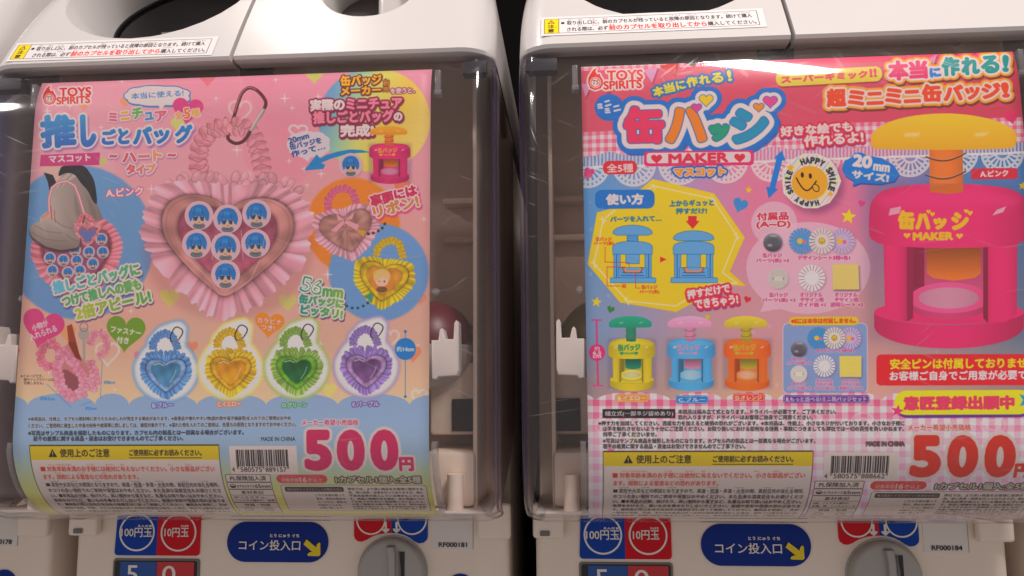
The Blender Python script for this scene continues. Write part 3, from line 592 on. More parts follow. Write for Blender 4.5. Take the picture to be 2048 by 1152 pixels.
    A.T("缶バッジ", 682, 172, 762, 169, 20, ye, off=.03, dil=1, st=((2.4, br),), sh=(1, 2, br, 2.4, 0)); A.T("メーカー", 682, 190, 761, 187, 15, ye, off=.03, dil=1, st=((2.4, br),), sh=(1, 2, br, 2.4, 0))
    A.T("(", 767, 160, 778, 160, 3, br); A.T("別", 766, 172, 777, 172, 11, ye, off=.02, st=((1.8, br),)); A.T("売", 766, 184, 777, 184, 10, ye, off=.02, st=((1.8, br),))
    A.T("を使うと、", 781, 188, 829, 186, 11, wh, off=.02, dil=.5, st=((1.8, ma),))
    r2 = dict(off=.03, dil=1.1, st=((3.2, (142, 52, 82)),), sh=(2, 3, (120, 50, 80), 3.2, 0)); pk = (242, 150, 170)
    A.T("実際の", 621, 222, 688, 220, 22, wh, **r2); A.T("ミニチュア", 693, 219, 803, 217, 21, pk, **r2); A.T("推しごとバッグ", 627, 247, 786, 243, 23, pk, **r2); A.T("の", 788, 241, 803, 241, 15, wh, **r2)
    A.T("完成!", 681, 273, 746, 272, 23, wh, **r2)
    cloud(A, 574, 262, 660, 316, (228, 214, 220), None, tail=[(600, 312), (622, 312), (616, 324)]); nv = (62, 86, 146)
    A.line(heart_pts(596, 264, 36, 26), 4, (236, 216, 218), closed=True)
    A.T("20mm", 579, 288, 618, 276, 11, nv, off=.02, dil=.5); A.T("缶バッジを", 581, 300, 643, 286, 12, nv, off=.02, dil=.5); A.T("作って…", 584, 315, 650, 298, 12, nv, off=.02, dil=.5)
    A.poly([(742, 305), (722, 300), (700, 299), (676, 303), (652, 310), (640, 317), (633, 309), (608, 341), (646, 338), (650, 330), (642, 326), (660, 318), (690, 309), (716, 306)], (42, 140, 196))
    toy(A, 738, 252, 82, 116, (214, 60, 122), (236, 166, 60), (222, 126, 60), txt=(240, 180, 66)); badge(A, 701, 330, 23)
    # back view and yellow bag
    strap(A, [(657, 424), (655, 400), (668, 382), (688, 376), (704, 384), (714, 408)], 8, (222, 120, 150), 13, seed=12)
    ruffle_heart(A, 693, 458, 132, 118, (222, 166, 178), (176, 132, 124), (178, 134, 124), rot=-.22, pleats=32, seed=13, win=0)
    for p in ([(686, 440), (660, 462), (672, 464), (690, 446)], [(692, 440), (718, 450), (714, 462), (688, 446)], [(688, 440), (672, 428), (676, 442)], [(690, 440), (708, 424), (704, 438)]): A.poly(p, (228, 170, 178), st=((.7, (176, 110, 120)),))
    A.poly([(712, 458), (731, 462), (726, 475)], (206, 160, 60))
    for x, y in ((736, 468), (746, 466), (756, 462), (764, 456), (769, 448)): A.ell(x, y, 3, 3, (96, 60, 40))
    pr = dict(off=.03, dil=1.0, st=((2.6, wh),), sh=(2, 3, (214, 84, 138), 4.5, 1))
    A.T("裏面には", 744, 414, 834, 390, 22, (200, 56, 96), **pr); A.T("リボン!", 750, 436, 838, 412, 23, (206, 140, 90), **pr)
    strap(A, [(752, 512), (754, 498), (766, 486), (784, 480), (798, 488), (803, 506), (806, 518)], 8, (206, 176, 50), 13, seed=14)
    ruffle_heart(A, 767, 558, 122, 112, (208, 182, 50), (206, 174, 46), (206, 150, 66), rot=.12, pleats=34, seed=15, win=.74, inner_shade=.1)
    A.ell(764, 562, 22, 24, (214, 140, 70)); A.ell(763, 553, 17, 15, (222, 190, 130)); A.ell(763, 562, 13, 11, (232, 196, 172)); A.poly([(748, 552), (778, 550), (776, 560), (766, 553), (752, 562)], (222, 190, 130)); A.ell(763, 579, 11, 6, (120, 92, 60)); A.line([(756, 562), (760, 563)], 1, (80, 50, 40)); A.ell(768, 563, 1.5, 2, (60, 50, 60))
    A.poly([(727, 592), (745, 584), (744, 606)], (76, 150, 120))
    for x, y in ((693, 612), (704, 616), (715, 616), (726, 612), (735, 606)): A.ell(x, y, 3, 3, (40, 90, 100))
    g5 = hgrad((54, 140, 130), (130, 176, 70), 596, 690)
    z5 = dict(off=.03, dil=1.1, st=((2.8, wh),), sh=(2, 3, (100, 80, 110), 3.2, 0))
    A.T("56", 600, 580, 640, 590, 28, g5, **z5); A.T("mm", 645, 592, 684, 596, 15, g5, **z5); A.T("缶バッジに", 598, 606, 685, 617, 18, g5, **z5); A.T("ピッタリ!", 601, 627, 683, 638, 18, g5, **z5)
    A.T("56", 602, 579, 638, 588, 25, wh, off=0); 
    # hearts with notes
    A.heart(84, 660, 84, 78, (206, 82, 134), rot=.25); A.T("小物が", 67, 663, 98, 651, 13, wh, off=.01, dil=.4); A.T("入れられる", 62, 681, 115, 662, 13, wh, off=.01, dil=.4)
    A.heart(251, 670, 78, 74, (116, 150, 52), rot=.08); A.T("ファスナー", 221, 664, 281, 673, 12, wh, off=.01, dil=.5); A.T("付き", 233, 686, 257, 688, 13, wh, off=.01, dil=.5)
    A.heart(538, 652, 60, 52, (226, 146, 50), rot=.1); A.T("カラビナ", 514, 645, 562, 650, 11, wh, off=.01, dil=.4, st=((.8, (206, 90, 50)),)); A.T("つき!", 521, 659, 548, 662, 11, wh, off=.01, dil=.4, st=((.8, (206, 90, 50)),))
    # open bag with stick and key
    ruffle_band(A, [(180, 690), (186, 670), (200, 664), (214, 678), (212, 700), (196, 716)], 7, (226, 150, 168), 18, seed=21)
    ruffle_band(A, [(112, 735), (88, 732), (80, 712), (88, 692), (106, 684), (118, 700)], 8, (220, 130, 150), 26, seed=22)
    ruffle_band(A, [(180, 722), (188, 745), (192, 765), (182, 782)], 9, (222, 150, 166), 14, seed=23)
    A.poly([(112, 735), (122, 700), (140, 684), (158, 706), (178, 738), (180, 780), (158, 786), (136, 780), (118, 760)], (190, 130, 128))
    A.poly([(116, 738), (136, 740), (158, 756), (160, 776), (140, 784), (124, 768)], (138, 86, 92)); ruffle_band(A, [(114, 735), (124, 700), (150, 730), (170, 762)], 9, (228, 150, 170), 22, seed=24)
    ruffle_band(A, [(116, 745), (120, 770), (140, 795), (166, 785), (172, 760)], 10, (224, 150, 168), 22, seed=25)
    A.poly([(134, 652), (144, 648), (162, 720), (150, 714), (138, 690)], (150, 72, 48)); A.poly([(136, 684), (150, 684), (164, 722), (152, 716)], (128, 56, 40))
    A.ell(168, 668, 11, 13, (176, 166, 160)); A.poly([(165, 680), (171, 680), (171, 728), (166, 722)], (172, 164, 158)); A.line([(168+8*math.cos(t), 654+9*math.sin(t)) for t in np.linspace(0, 6.3, 20)], 1.2, (120, 110, 105))
    for i, t in enumerate(("※イメージです。", "鍵やリップクリームは", "付属しません。")): A.T(t, 42+(i > 0)*6, 755+i*7, (86, 108, 88)[i], 755+i*7, 6, (50, 40, 44), off=.02)
    bb = (50, 120, 180)
    A.line([(94, 768), (143, 815)], .8, bb); A.line([(160, 811), (182, 803)], .8, bb); A.line([(205, 720), (201, 796)], .8, bb)
    A.T("約8.5cm", 81, 800, 109, 801, 7, bb, dil=.3); A.T("約3cm", 171, 820, 193, 820, 7, bb, dil=.3); A.T("約8cm", 208, 768, 230, 768, 7, bb, dil=.3)
    # four colour bags with haloes
    for cx, cy, base, sat, inn, glow, sd in ((332, 748, (106, 146, 196), (132, 162, 200), (80, 128, 160), (92, 152, 206), 31), (461, 744, (204, 172, 58), (204, 160, 50), (200, 144, 42), (230, 208, 84), 32), (593, 742, (134, 166, 88), (104, 158, 52), (36, 92, 56), (146, 180, 70), 33), (732, 740, (150, 128, 186), (168, 140, 180), (112, 82, 124), (150, 132, 186), 34)):
        hd = [(cx-26, cy-48), (cx-26, cy-62), (cx-16, cy-76), (cx-2, cy-82), (cx+12, cy-76), (cx+20, cy-60), (cx+24, cy-48)]
        out = [(cx+64*math.cos(t)*(1 if math.sin(t) > -.3 else .96), cy-8+62*math.sin(t)) for t in np.linspace(0, 6.28, 40)]
        up = [(cx-38, cy-40), (cx-36, cy-70), (cx-14, cy-94), (cx+14, cy-104), (cx+30, cy-106), (cx+42, cy-94), (cx+40, cy-66), (cx+36, cy-40)]
        M = A.mask([A.m(np.array(out)), A.m(np.array(up))])
        A.put(A.blur(A.dil(M, 3), 3), glow); A.put(A.blur(A.dil(M, -1) if 0 else M, 4), (236, 224, 222))
        A.put(A.blur(M, 1) if 0 else A.blur(A.mask([A.m(np.array(out)*.9+np.array([cx, cy-8])*.1), A.m(np.array(up)*.88+np.array([cx, cy-70])*.12)]), 3), (232, 222, 220))
        strap(A, hd, 8.5, base, 14, seed=sd); ruffle_band(A, [(cx-40, cy-30), (cx-20, cy-38), (cx+20, cy-38), (cx+40, cy-30)], 9, base, 11, seed=sd+9)
        ruffle_heart(A, cx, cy-2, 102, 98, base, sat, inn, pleats=30, seed=sd, win=.74, inner_shade=.3)
        carabiner(A, cx+20, cy-78, 32, .5, w_=2.2, c1=(60, 56, 66), c2=(150, 140, 140))
        A.line([(cx-24, cy-18), (cx-14, cy-21), (cx-4, cy-17)], 1.6, (240, 226, 222), alpha=.8); A.line([(cx+8, cy+16), (cx+16, cy+4), (cx+20, cy-8)], 1.6, (236, 224, 222), alpha=.6)
    for t, a, b, y, c in (("B.ブルー", 305, 346, 815, (76, 82, 150)), ("C.イエロー", 435, 481, 813, (216, 110, 60)), ("D.グリーン", 565, 613, 815, (52, 128, 70)), ("E.パープル", 705, 757, 813, (90, 60, 130))): A.T(t, a, y, b, y-1, 9.5, wh, off=.02, dil=.3, st=((1.8, c),))
    A.line([(810, 663), (810, 793)], 1.2, (54, 122, 176)); A.ell(810, 663, 3, 3, (54, 122, 176)); A.ell(810, 793, 3, 3, (54, 122, 176)); A.ell(810, 698, 21, 22, (48, 128, 190)); A.T("約14cm", 793, 703, 827, 703, 10, wh, off=.02, dil=.4)
    # small print
    dk = (22, 18, 20)
    sp = dict(off=.04, st=((.9, (214, 212, 214)),))
    A.T("※本商品は、仕様上、カプセル開封時に折りたたみのしわが発生する場合があります。※貴重品や壊れやすい物(割れ物や電子機器等)を入れてのご使用はおやめ", 57, 843, 581, 841, 9, dk, **sp)
    A.T("ください。ご使用時に発生した中身の紛失や故障等に関しましては、補償対象外です。※濡れた物を入れてのご使用は、色落ちの原因となりますのでおやめください。", 57, 856, 592, 853, 9, dk, **sp)
    A.T("※写真はサンプル商品を撮影したものになります。カプセル内の製品とは一部異なる場合がございます。", 57, 871, 487, 869, 9.5, dk, off=.045)
    A.T("若干の差異に関する返品・返金はお受けできませんのでご了承ください。", 67, 882, 366, 881, 9.5, dk, off=.045)
    lower(A, (206, 58, 112), (133.2, 196.8))
    return A
def gingham(X, Y, p, c0, c1):
    a = ((X/p) % 1 < .5).astype(float); b = ((Y/p) % 1 < .5).astype(float); t = (a+b)/2
    return np.array(c0, float)+(np.array(c1, float)-c0)*t[..., None]
def art_right():
    A = poster_art('R'); X, Y = A.PX, A.PY; wh = (240, 224, 222)
    # blurred colour field: blue, lilac, pink, blue
    f = multi(X, [(1165, (104, 160, 212)), (1240, (126, 166, 212)), (1380, (196, 162, 200)), (1500, (230, 142, 172)), (1700, (228, 134, 166)), (1780, (160, 136, 180)), (1900, (104, 140, 188)), (2050, (92, 134, 186))])
    f2 = multi(X, [(1165, (128, 160, 196)), (1300, (168, 160, 184)), (1450, (206, 160, 166)), (1600, (214, 160, 168)), (1760, (206, 160, 160)), (2050, (120, 140, 160))])
    f3 = multi(X, [(1165, (150, 134, 140)), (1500, (196, 162, 142)), (1750, (200, 158, 146)), (2050, (150, 130, 130))])
    t = np.clip((Y-420)/190, 0, 1)[..., None]; t2 = np.clip((Y-660)/120, 0, 1)[..., None]
    c = f*(1-t)+f2*t; c = c*(1-t2)+f3*t2
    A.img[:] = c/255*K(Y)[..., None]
    g = np.random.default_rng(5)
    for i in range(60): A.ell(g.uniform(1180, 2040), g.uniform(380, 780), g.uniform(1, 4), g.uniform(1, 4), wh, alpha=.25, blur=1)
    sl = -.034; Yt = Y-sl*(X-1163); full = np.ones_like(X)
    # lace row: scallops with spokes
    per = 92; ph = ((X-1130) % per)/per; cyy = 345; dx = (ph-.5)*per; dy = Yt-cyy+12; r = np.hypot(dx, dy); th = np.arctan2(dy, dx)
    lace = ((r < 44) & (dy > -30)).astype(float); spokes = ((np.abs(((th*9/math.pi) % 1)-.5) < .24) & (r > 17) & (r < 30)).astype(float)
    holes = ((np.abs(((th*13/math.pi) % 1)-.5) < .2) & (r > 34) & (r < 39)).astype(float); ctr = ((r < 12)).astype(float)
    L = np.clip(lace-spokes-holes-ctr*.8, 0, 1)*(Yt > 318); A.put((L, 0, 0), wh, .78)
    st_ = ((X/7.2) % 1 < .5).astype(float)*(Yt > 300)*(Yt < 333)
    band = ((Yt > 300) & (Yt < 333)).astype(float); A.put((band, 0, 0), lambda a, b: (0*a[..., None]+multi(a, [(1165, (214, 208, 222)), (1500, (228, 200, 214)), (2050, (214, 206, 220))])))
    A.put((st_, 0, 0), lambda a, b: multi(a, [(1165, (116, 156, 206)), (1300, (130, 156, 204)), (1480, (222, 140, 176)), (1750, (216, 130, 166)), (1900, (140, 140, 186)), (2050, (110, 140, 190))]), .9)
    A.put((((Yt > 333) & (Yt < 338)).astype(float), 0, 0), wh, .85)
    # gingham band and pink band
    sc_ = 305+10*np.abs(np.cos((X-1163)/55*math.pi/2)); gm = ((Yt < sc_) & (Yt > 262)).astype(float)
    gg = gingham(X, Yt, 16, (232, 120, 150), (240, 224, 226)); A.put((gm, 0, 0), lambda a, b: gg[:a.shape[0]])
    A.put((((Yt > 140) & (Yt <= 264)).astype(float), 0, 0), lambda a, b: multi(a, [(1163, (218, 102, 122)), (1700, (216, 94, 118)), (2040, (208, 84, 106))]))
    gt = ((Yt <= 142)).astype(float); g2 = gingham(X, Yt, 16, (236, 138, 158), (242, 226, 226)); A.put((gt, 0, 0), lambda a, b: g2[:a.shape[0]])
    A.put((((Yt <= 142) & (X > 1480)).astype(float), 0, 0), (224, 92, 120))
    for p, c in (([(1286, 140), (1316, 134), (1304, 167)], (222, 160, 194)), ([(1319, 132), (1355, 124), (1350, 151)], (216, 84, 84)), ([(1163, 168), (1184, 168), (1171, 196)], (222, 160, 194)), ([(1205, 176), (1226, 174), (1216, 188)], (216, 90, 80)), ([(1362, 122), (1392, 118), (1386, 132)], (50, 150, 110)), ([(1850, 122), (1874, 108), (1866, 130)], (222, 150, 190)), ([(1880, 106), (1914, 103), (1900, 120)], (200, 60, 80)), ([(1938, 103), (1950, 102), (1946, 107)], (50, 150, 110))): A.poly(p, c, sh=(2, 3, (150, 50, 70), 0, 1))
    logo(A, 1176, 137, 1.14)
    # title
    bl = (44, 124, 200)
    glyphs = (("缶", 1253, 1325, 284, 66, (228, 72, 112)), ("ハ", 1336, 1408, 282, 62, (232, 140, 52)), ("ッ", 1423, 1455, 279, 26, (36, 158, 124)), ("シ", 1466, 1532, 283, 60, (44, 152, 186)))
    hs = ((1412, 202, 27, 24, (236, 204, 40)), (1393, 217, 20, 18, (222, 90, 160)), (1517, 216, 21, 18, (232, 150, 60)), (1540, 205, 28, 24, (228, 92, 156)))
    for r_, c in ((21, bl), (11.5, wh)):
        for t, a, b, y, h, _ in glyphs: A.T(t, a, y, b, y-2, h, None, off=.03, dil=4.0, st=((r_, c),), sh=(4, 6, (40, 104, 186), 20, 0) if c == bl else None)
        for x, y, a, b, _ in hs: A.heart(x, y, a, b, None, st=((r_-3, c),))
    A.ell(1218, 215, 29, 27, bl); 
    for t, a, b, y in (("ミ", 1196, 1206, 219), ("ニ", 1211, 1222, 213), ("ミ", 1211, 1221, 228), ("ニ", 1228, 1241, 223)): A.T(t, a, y, b, y-3, 10, wh, off=.02, dil=1)
    for t, a, b, y, h, c in glyphs: A.T(t, a, y, b, y-2, h, c, off=.03, dil=4.0, st=((1.6, (60, 110, 180)),))
    for x, y, a, b, c in hs: A.heart(x, y, a, b, c, st=((1.2, (60, 110, 180)),))
    ys = dict(off=.03, dil=1.0, st=((4.5, (52, 122, 190)),))
    for t, a, ya, b, yb, h in (("本", 1309, 194, 1328, 189, 18), ("当", 1331, 187, 1350, 182, 18), ("に", 1355, 180, 1371, 176, 16), ("作", 1376, 175, 1396, 170, 18), ("れ", 1400, 169, 1420, 166, 17), ("る", 1425, 166, 1446, 163, 18), ("!", 1457, 162, 1463, 161, 20)): A.T(t, a, ya, b, yb, h, None, **ys)
    for t, a, ya, b, yb, h in (("本", 1309, 194, 1328, 189, 18), ("当", 1331, 187, 1350, 182, 18), ("に", 1355, 180, 1371, 176, 16), ("作", 1376, 175, 1396, 170, 18), ("れ", 1400, 169, 1420, 166, 17), ("る", 1425, 166, 1446, 163, 18), ("!", 1457, 162, 1463, 161, 20)): A.T(t, a, ya, b, yb, h, (238, 216, 70), off=.03, dil=.9)
    A.rect(1288, 303, 1507, 333, (224, 62, 122), r=7, slope=-.012); A.rect(1293, 306, 1501, 327, (238, 220, 220), r=6, slope=-.012); 
    A.T("MAKER", 1338, 326, 1455, 323, 17, (216, 62, 92), off=.05, dil=.8); A.heart(1313, 319, 22, 19, (216, 56, 84)); A.heart(1479, 317, 22, 19, (216, 56, 84))
    A.T("マスコット", 1349, 353, 1450, 350, 15, None, off=.02, dil=1, st=((5.5, (52, 106, 178)),)); A.T("マスコット", 1349, 353, 1450, 350, 15, (236, 152, 58), off=.02, dil=1.2, st=((1.8, wh),))
    A.rect(1206, 322, 1274, 349, (214, 56, 72), r=12, slope=-.01); A.T("全5種", 1214, 345, 1266, 344, 17, wh, off=.02, dil=.3)
    # banner at the top right
    A.poly([(1565+14*math.cos(t), 158+15*math.sin(t)) for t in np.linspace(math.pi/2, math.pi*1.5, 14)]+[(1750+14*math.cos(t), 148+15*math.sin(t)) for t in np.linspace(-math.pi/2, math.pi/2, 14)], (226, 206, 82), sh=(2, 3, (150, 60, 70), 0, 1))
    A.T("スーパーギミック", 1563, 167, 1734, 155, 14, (220, 72, 100), off=.02, dil=.9); A.T("!!", 1740, 154, 1752, 153, 15, (220, 72, 100), off=.04, dil=.8)
    top = (("本", 1779, 160, 1815, 158, 36, (228, 76, 124)), ("当", 1820, 157, 1853, 155, 33, (228, 76, 124)), ("に", 1861, 154, 1880, 152, 16, (60, 134, 206)), ("作", 1886, 151, 1917, 149, 34, (26, 150, 146)), ("れ", 1925, 149, 1957, 147, 32, (26, 150, 146)), ("る", 1964, 146, 1996, 144, 32, (26, 150, 146)), ("!", 2006, 142, 2014, 142, 30, (26, 150, 146)))
    x = 1655; bot = []
    for t, wd in zip("超ミニミニ缶バッジ!", (35, 30, 30, 30, 30, 35, 36, 26, 34, 11)):
        y = 213-(x-1655)*.053; hh = {"超": 33, "缶": 32, "ッ": 22, "!": 27}.get(t, 28); bot.append((t, x, y, x+wd, y-1.5, hh if t != "ニ" else 22, (230, 92, 56))); x += wd+7.2
    for r_, c in ((8.5, (236, 168, 62)), (4, wh)):
        for t, a, ya, b, yb, h, _ in bot+list(top): A.T(t, a, ya, b, yb, h, None, off=.03, dil=1.6, st=((r_, c),), sh=(2, 5, (110, 60, 50), 8, 0) if r_ > 5 else None)
        
    for t, a, ya, b, yb, h, _ in list(top): A.T(t, a, ya, b, yb, h, None, off=.03, dil=1.6, st=((4, wh),))
    for t, a, ya, b, yb, h, c in bot+list(top): A.T(t, a, ya, b, yb, h, c, off=.03, dil=1.6)
    rs = dict(off=.03, dil=.9, st=((3.6, (214, 56, 82)),), sh=(1, 3, (150, 50, 110), 3.4, 0))
    A.T("好きな絵でも", 1562, 273, 1704, 262, 19, None, **rs); A.T("作れるよ!", 1609, 294, 1726, 284, 22, None, **rs)
    A.T("好きな絵でも", 1562, 273, 1704, 262, 19, wh, off=.03, dil=.9); A.T("作れるよ!", 1609, 294, 1726, 284, 22, wh, off=.03, dil=.9)
    # badge with a grinning disc
    A.ell(1630, 372, 58, 56, (120, 70, 110), blur=6, alpha=.55)
    a_ = np.linspace(0, 6.283, 15)[:-1]; A.poly([(1621+59*math.cos(t)*(1+.03*math.cos(7*t)), 362+56*math.sin(t)) for t in a_], (240, 232, 222))
    Mb = A.mask(A.m(np.array([(1621+55*math.cos(t), 362+53*math.sin(t)) for t in np.linspace(0, 6.28, 40)])))
    def stripes(a, b):
        k = ((a+b*.8)/34) % 1; o = np.zeros(a.shape+(3,))+np.array([240, 232, 224.])
        for lo_, hi_, cc in ((.05, .2, (240, 200, 200)), (.3, .44, (176, 206, 226)), (.55, .68, (240, 224, 140)), (.8, .9, (206, 190, 220))): o[(k > lo_) & (k < hi_)] = cc
        return o
    A.put(Mb, stripes, .8); A.ell(1619, 366, 36, 34, (238, 174, 42)); A.star(1580, 336, 9, (238, 180, 60)); A.star(1660, 388, 7, (238, 180, 60)); A.star(1573, 356, 6, (150, 200, 140))
    A.ell(1604, 350, 3.2, 5.5, (50, 38, 30), rot=-.1); A.ell(1620, 352, 3.2, 5.5, (50, 38, 30), rot=-.1)
    A.line([(1592+40*u, 356+22*math.sin(math.pi*u)+6*u) for u in np.linspace(0, 1, 14)], 2.6, (50, 38, 30)); A.ell(1631, 376, 5, 7, (238, 174, 42), rot=-.6, st=((1.6, (50, 38, 30)),))
    def ring(t, a0, a1, R0, h):
        for i, ch in enumerate(t):
            if ch == " ": continue
            a = a0+(a1-a0)*i/(len(t)-1); wd = h*.62 if ch != "I" else h*.16; cx, cy = 1621+R0*math.cos(a), 363+R0*.96*math.sin(a); tx, ty = -math.sin(a), math.cos(a)
            A.T(ch, cx-tx*wd/2, cy-ty*wd/2, cx+tx*wd/2, cy+ty*wd/2, h, (44, 50, 54), off=.05, dil=.5)
    ring("HAPPY SMILE", -1.95, .35, 38, 11.5); ring("HAPPY SMILE", 1.30, 3.55, 41, 10)
    A.poly([(1683, 338), (1688, 322), (1702, 315), (1708, 306), (1722, 305), (1736, 312), (1762, 316), (1786, 330), (1798, 348), (1788, 362), (1760, 368), (1720, 366), (1704, 372), (1708, 362), (1690, 352)], (38, 130, 206), sh=(1, 3, (30, 90, 160), 0, 0))
    A.T("20", 1705, 331, 1740, 336, 22, wh, off=.04, dil=1.4); A.T("mm", 1746, 340, 1777, 344, 12, wh, off=.04, dil=.9); A.T("サイズ!", 1703, 355, 1775, 364, 15, wh, off=.03, dil=1)
    A.poly([(1563, 301), (1571, 322), (1564, 321), (1550, 376), (1555, 379), (1537, 397), (1532, 374), (1539, 374), (1552, 318), (1548, 316)], (34, 132, 212))
    # how-to burst
    A.poly([(1305, 358), (1428, 387), (1489, 475), (1459, 543), (1492, 572), (1453, 570), (1352, 624), (1240, 605), (1175, 528), (1194, 425), (1243, 412)], (232, 204, 34))
    A.line([(1230, 420), (1206, 440), (1188, 528), (1255, 602), (1352, 612), (1424, 566), (1474, 567), (1445, 545), (1474, 473), (1425, 398), (1308, 372)], 2.6, (242, 230, 190), closed=False)
    A.line([(1308, 372), (1285, 384)], 2.6, (242, 230, 190))
    for x, y in ((1425, 398), (1474, 473), (1188, 528), (1206, 440), (1308, 372), (1255, 602)): A.line([(x-7, y-3), (x+7, y+3)], 2, (242, 230, 190)); A.line([(x-2, y-8), (x+2, y+8)], 2, (242, 230, 190))
    A.rect(1190, 380, 1309, 418, (32, 124, 198), r=13, slope=-.008); A.T("使い方", 1213, 409, 1286, 408, 20, wh, off=.03, dil=1)
    bt = (40, 124, 180)
    A.T("パーツを入れて…", 1221, 444, 1322, 442, 10.5, bt, off=.02, dil=.6); A.T("上からギュッと", 1339, 413, 1427, 411, 12, bt, off=.02, dil=.6); A.T("押すだけ!", 1352, 428, 1413, 427, 11, bt, off=.02, dil=.6)
    A.poly([(1376, 432), (1393, 432), (1393, 442), (1399, 442), (1385, 458), (1371, 442), (1376, 442)], (212, 52, 62)); A.poly([(1320, 513), (1333, 519), (1320, 525)], (212, 52, 62))
    lb, ln = (116, 174, 220), (34, 112, 176)
    for x0, x1, yc, hb in ((1226, 1304, 450, 485), (1347, 1427, 461, 485)):
        s1 = ((1, ln),)
        cx = (x0+x1)/2; A.poly([(x0, yc+17)]+[(cx-(x1-x0)/2*math.cos(t), yc+16-15*math.sin(t)) for t in np.linspace(0, math.pi, 20)]+[(x1, yc+17), (x1-8, yc+20), (x0+8, yc+20)], lb, st=s1)
        if yc < 455:
            A.rect(cx-10, 471, cx+10, 484, lb, st=s1)
            for q in (473, 477, 481): A.line([(cx-12, q), (cx+12, q+1.5)], 1, ln)
        A.rect(x0+2, 500, x0+14, 556, lb, st=s1); A.rect(x1-14, 500, x1-2, 556, lb, st=s1); A.rect(x0+6, 505, x0+8, 556, ln); A.rect(x1-8, 505, x1-6, 556, ln)
        A.rect(cx-13, 508, cx+13, 527 if yc < 455 else 537, lb, st=s1); A.rect(x0+12, 536, x1-12, 556, lb, st=s1); A.rect(x0+18, 544, x1-18, 546, ln); A.rect(x0+16, 550, x1-16, 552, ln)
        A.poly([(cx-20, 536), (cx+20, 536), (cx+15, 545), (cx-15, 545)], (222, 150, 120), st=((1.2, (80, 50, 50)),)); A.poly([(cx-15, 535), (cx+15, 535), (cx+11, 541), (cx-11, 541)], lb)
        A.rect(x0, hb+9, x1, hb+23, lb, st=s1); A.poly([(x0, hb+14)]+[(cx-(x1-x0)/2*math.cos(t)*(1 if abs(math.cos(t)) > .9 else .98), hb+12-14*math.sin(t)**.6) for t in np.linspace(0.001, math.pi-.001, 20)]+[(x1, hb+14)], lb, st=s1); A.rect(x0, hb+8, x1, hb+22, lb)
        A.rect(x0-5, 556, x1+7, 565, lb, st=s1)
    rd = (206, 50, 66)
    for t, a, b, y, h in (("缶バッジ", 1192, 1223, 482, 8), ("パーツ(裏)", 1188, 1227, 491, 8), ("紙", 1244, 1252, 576, 8), ("缶バッジ", 1283, 1314, 578, 8), ("パーツ(表)", 1279, 1318, 588, 8)): A.T(t, a, y, b, y, h, rd, off=.01, dil=.3)
    A.line([(1210, 494), (1210, 524), (1258, 525), (1258, 536)], 1.2, rd); A.line([(1242, 572), (1214, 572), (1214, 534), (1250, 534)], 1.2, rd); A.line([(1280, 576), (1271, 576), (1271, 545)], 1.2, rd)
    A.T("押すだけで", 1376, 598, 1460, 584, 17, None, **rs); A.T("できちゃう!", 1391, 618, 1476, 607, 18, None, **rs); A.T("押すだけで", 1376, 598, 1460, 584, 17, wh, off=.03, dil=.7); A.T("できちゃう!", 1391, 618, 1476, 607, 18, wh, off=.03, dil=.7)
    for x, y, r, c in ((1497, 380, 8, (236, 200, 60)), (1696, 433, 16, (240, 216, 50)), (1193, 604, 11, (236, 204, 60)), (1415, 634, 7, (206, 190, 50)), (2044, 372, 9, (240, 214, 50))): A.star(x, y, r, c, rot=.15)
    for x, y, wd, c, ro in ((1178, 346, 20, (222, 76, 140), .3), (1479, 412, 30, (80, 150, 210), .35), (1722, 408, 14, (220, 80, 140), .3), (1221, 620, 15, (60, 130, 70), .3), (1494, 600, 14, (206, 50, 60), .3), (2022, 236, 28, (222, 70, 120), -.2), (1175, 352, 18, (222, 90, 140), .3)): A.heart(x, y, wd, wd, c, rot=ro)
    # accessories bubble
    pb = (232, 192, 208)
    A.ell(1548, 447, 46, 44, pb, alpha=.85); A.ell(1616, 536, 124, 92, pb, alpha=.85); A.poly([(1530, 600), (1560, 618), (1520, 624)], pb, alpha=.85)
    ws = dict(off=.02, st=((1.6, wh),))
    A.T("付属品", 1514, 441, 1576, 439, 15, (206, 62, 92), dil=.6, **ws); A.T("(A~D)", 1513, 458, 1580, 456, 14, (206, 62, 92), dil=.6, **ws)
    def sunburst(x, y, r, c, n=20, face=None):
        A.ell(x+2, y+2, r, r, (110, 80, 110), blur=2, alpha=.4)
        for i in range(n):
            a = 2*math.pi*i/n; d = .115; A.poly([(x+r*.35*math.cos(a-d), y+r*.35*math.sin(a-d)), (x+r*math.cos(a-d), y+r*math.sin(a-d)), (x+r*math.cos(a+d), y+r*math.sin(a+d)), (x+r*.35*math.cos(a+d), y+r*.35*math.sin(a+d))], c)
        A.ell(x, y, r*.52, r*.52, c)
        if face: A.ell(x-(face == 2)*r*.15, y, r*.22, r*.22, (236, 190, 60), st=((.6, (70, 60, 50)),) if face == 1 else ()); 
        if face == 2: A.ell(x+r*.2, y+r*.08, r*.16, r*.16, (226, 120, 150))
        if face == 1: A.line([(x-r*.1, y+r*.05), (x, y+r*.12), (x+r*.1, y+r*.05)], .8, (60, 50, 40))
    def steel(x, y, r, h=None):
        A.ell(x+1.5, y+2, r, r, (90, 70, 90), blur=2, alpha=.5); A.ell(x, y, r, r*.96, vgrad((150, 150, 158), (72, 70, 78), y-r, y+r)); A.ell(x, y-r*.1, r*.7, r*.55, (96, 96, 104), blur=2, alpha=.8); A.ell(x-r*.3, y+r*.3, r*.25, r*.12, (200, 200, 206), blur=1, alpha=.8); A.ell(x+r*.1, y-r*.7, r*.4, r*.12, (190, 190, 196), blur=1, alpha=.7)
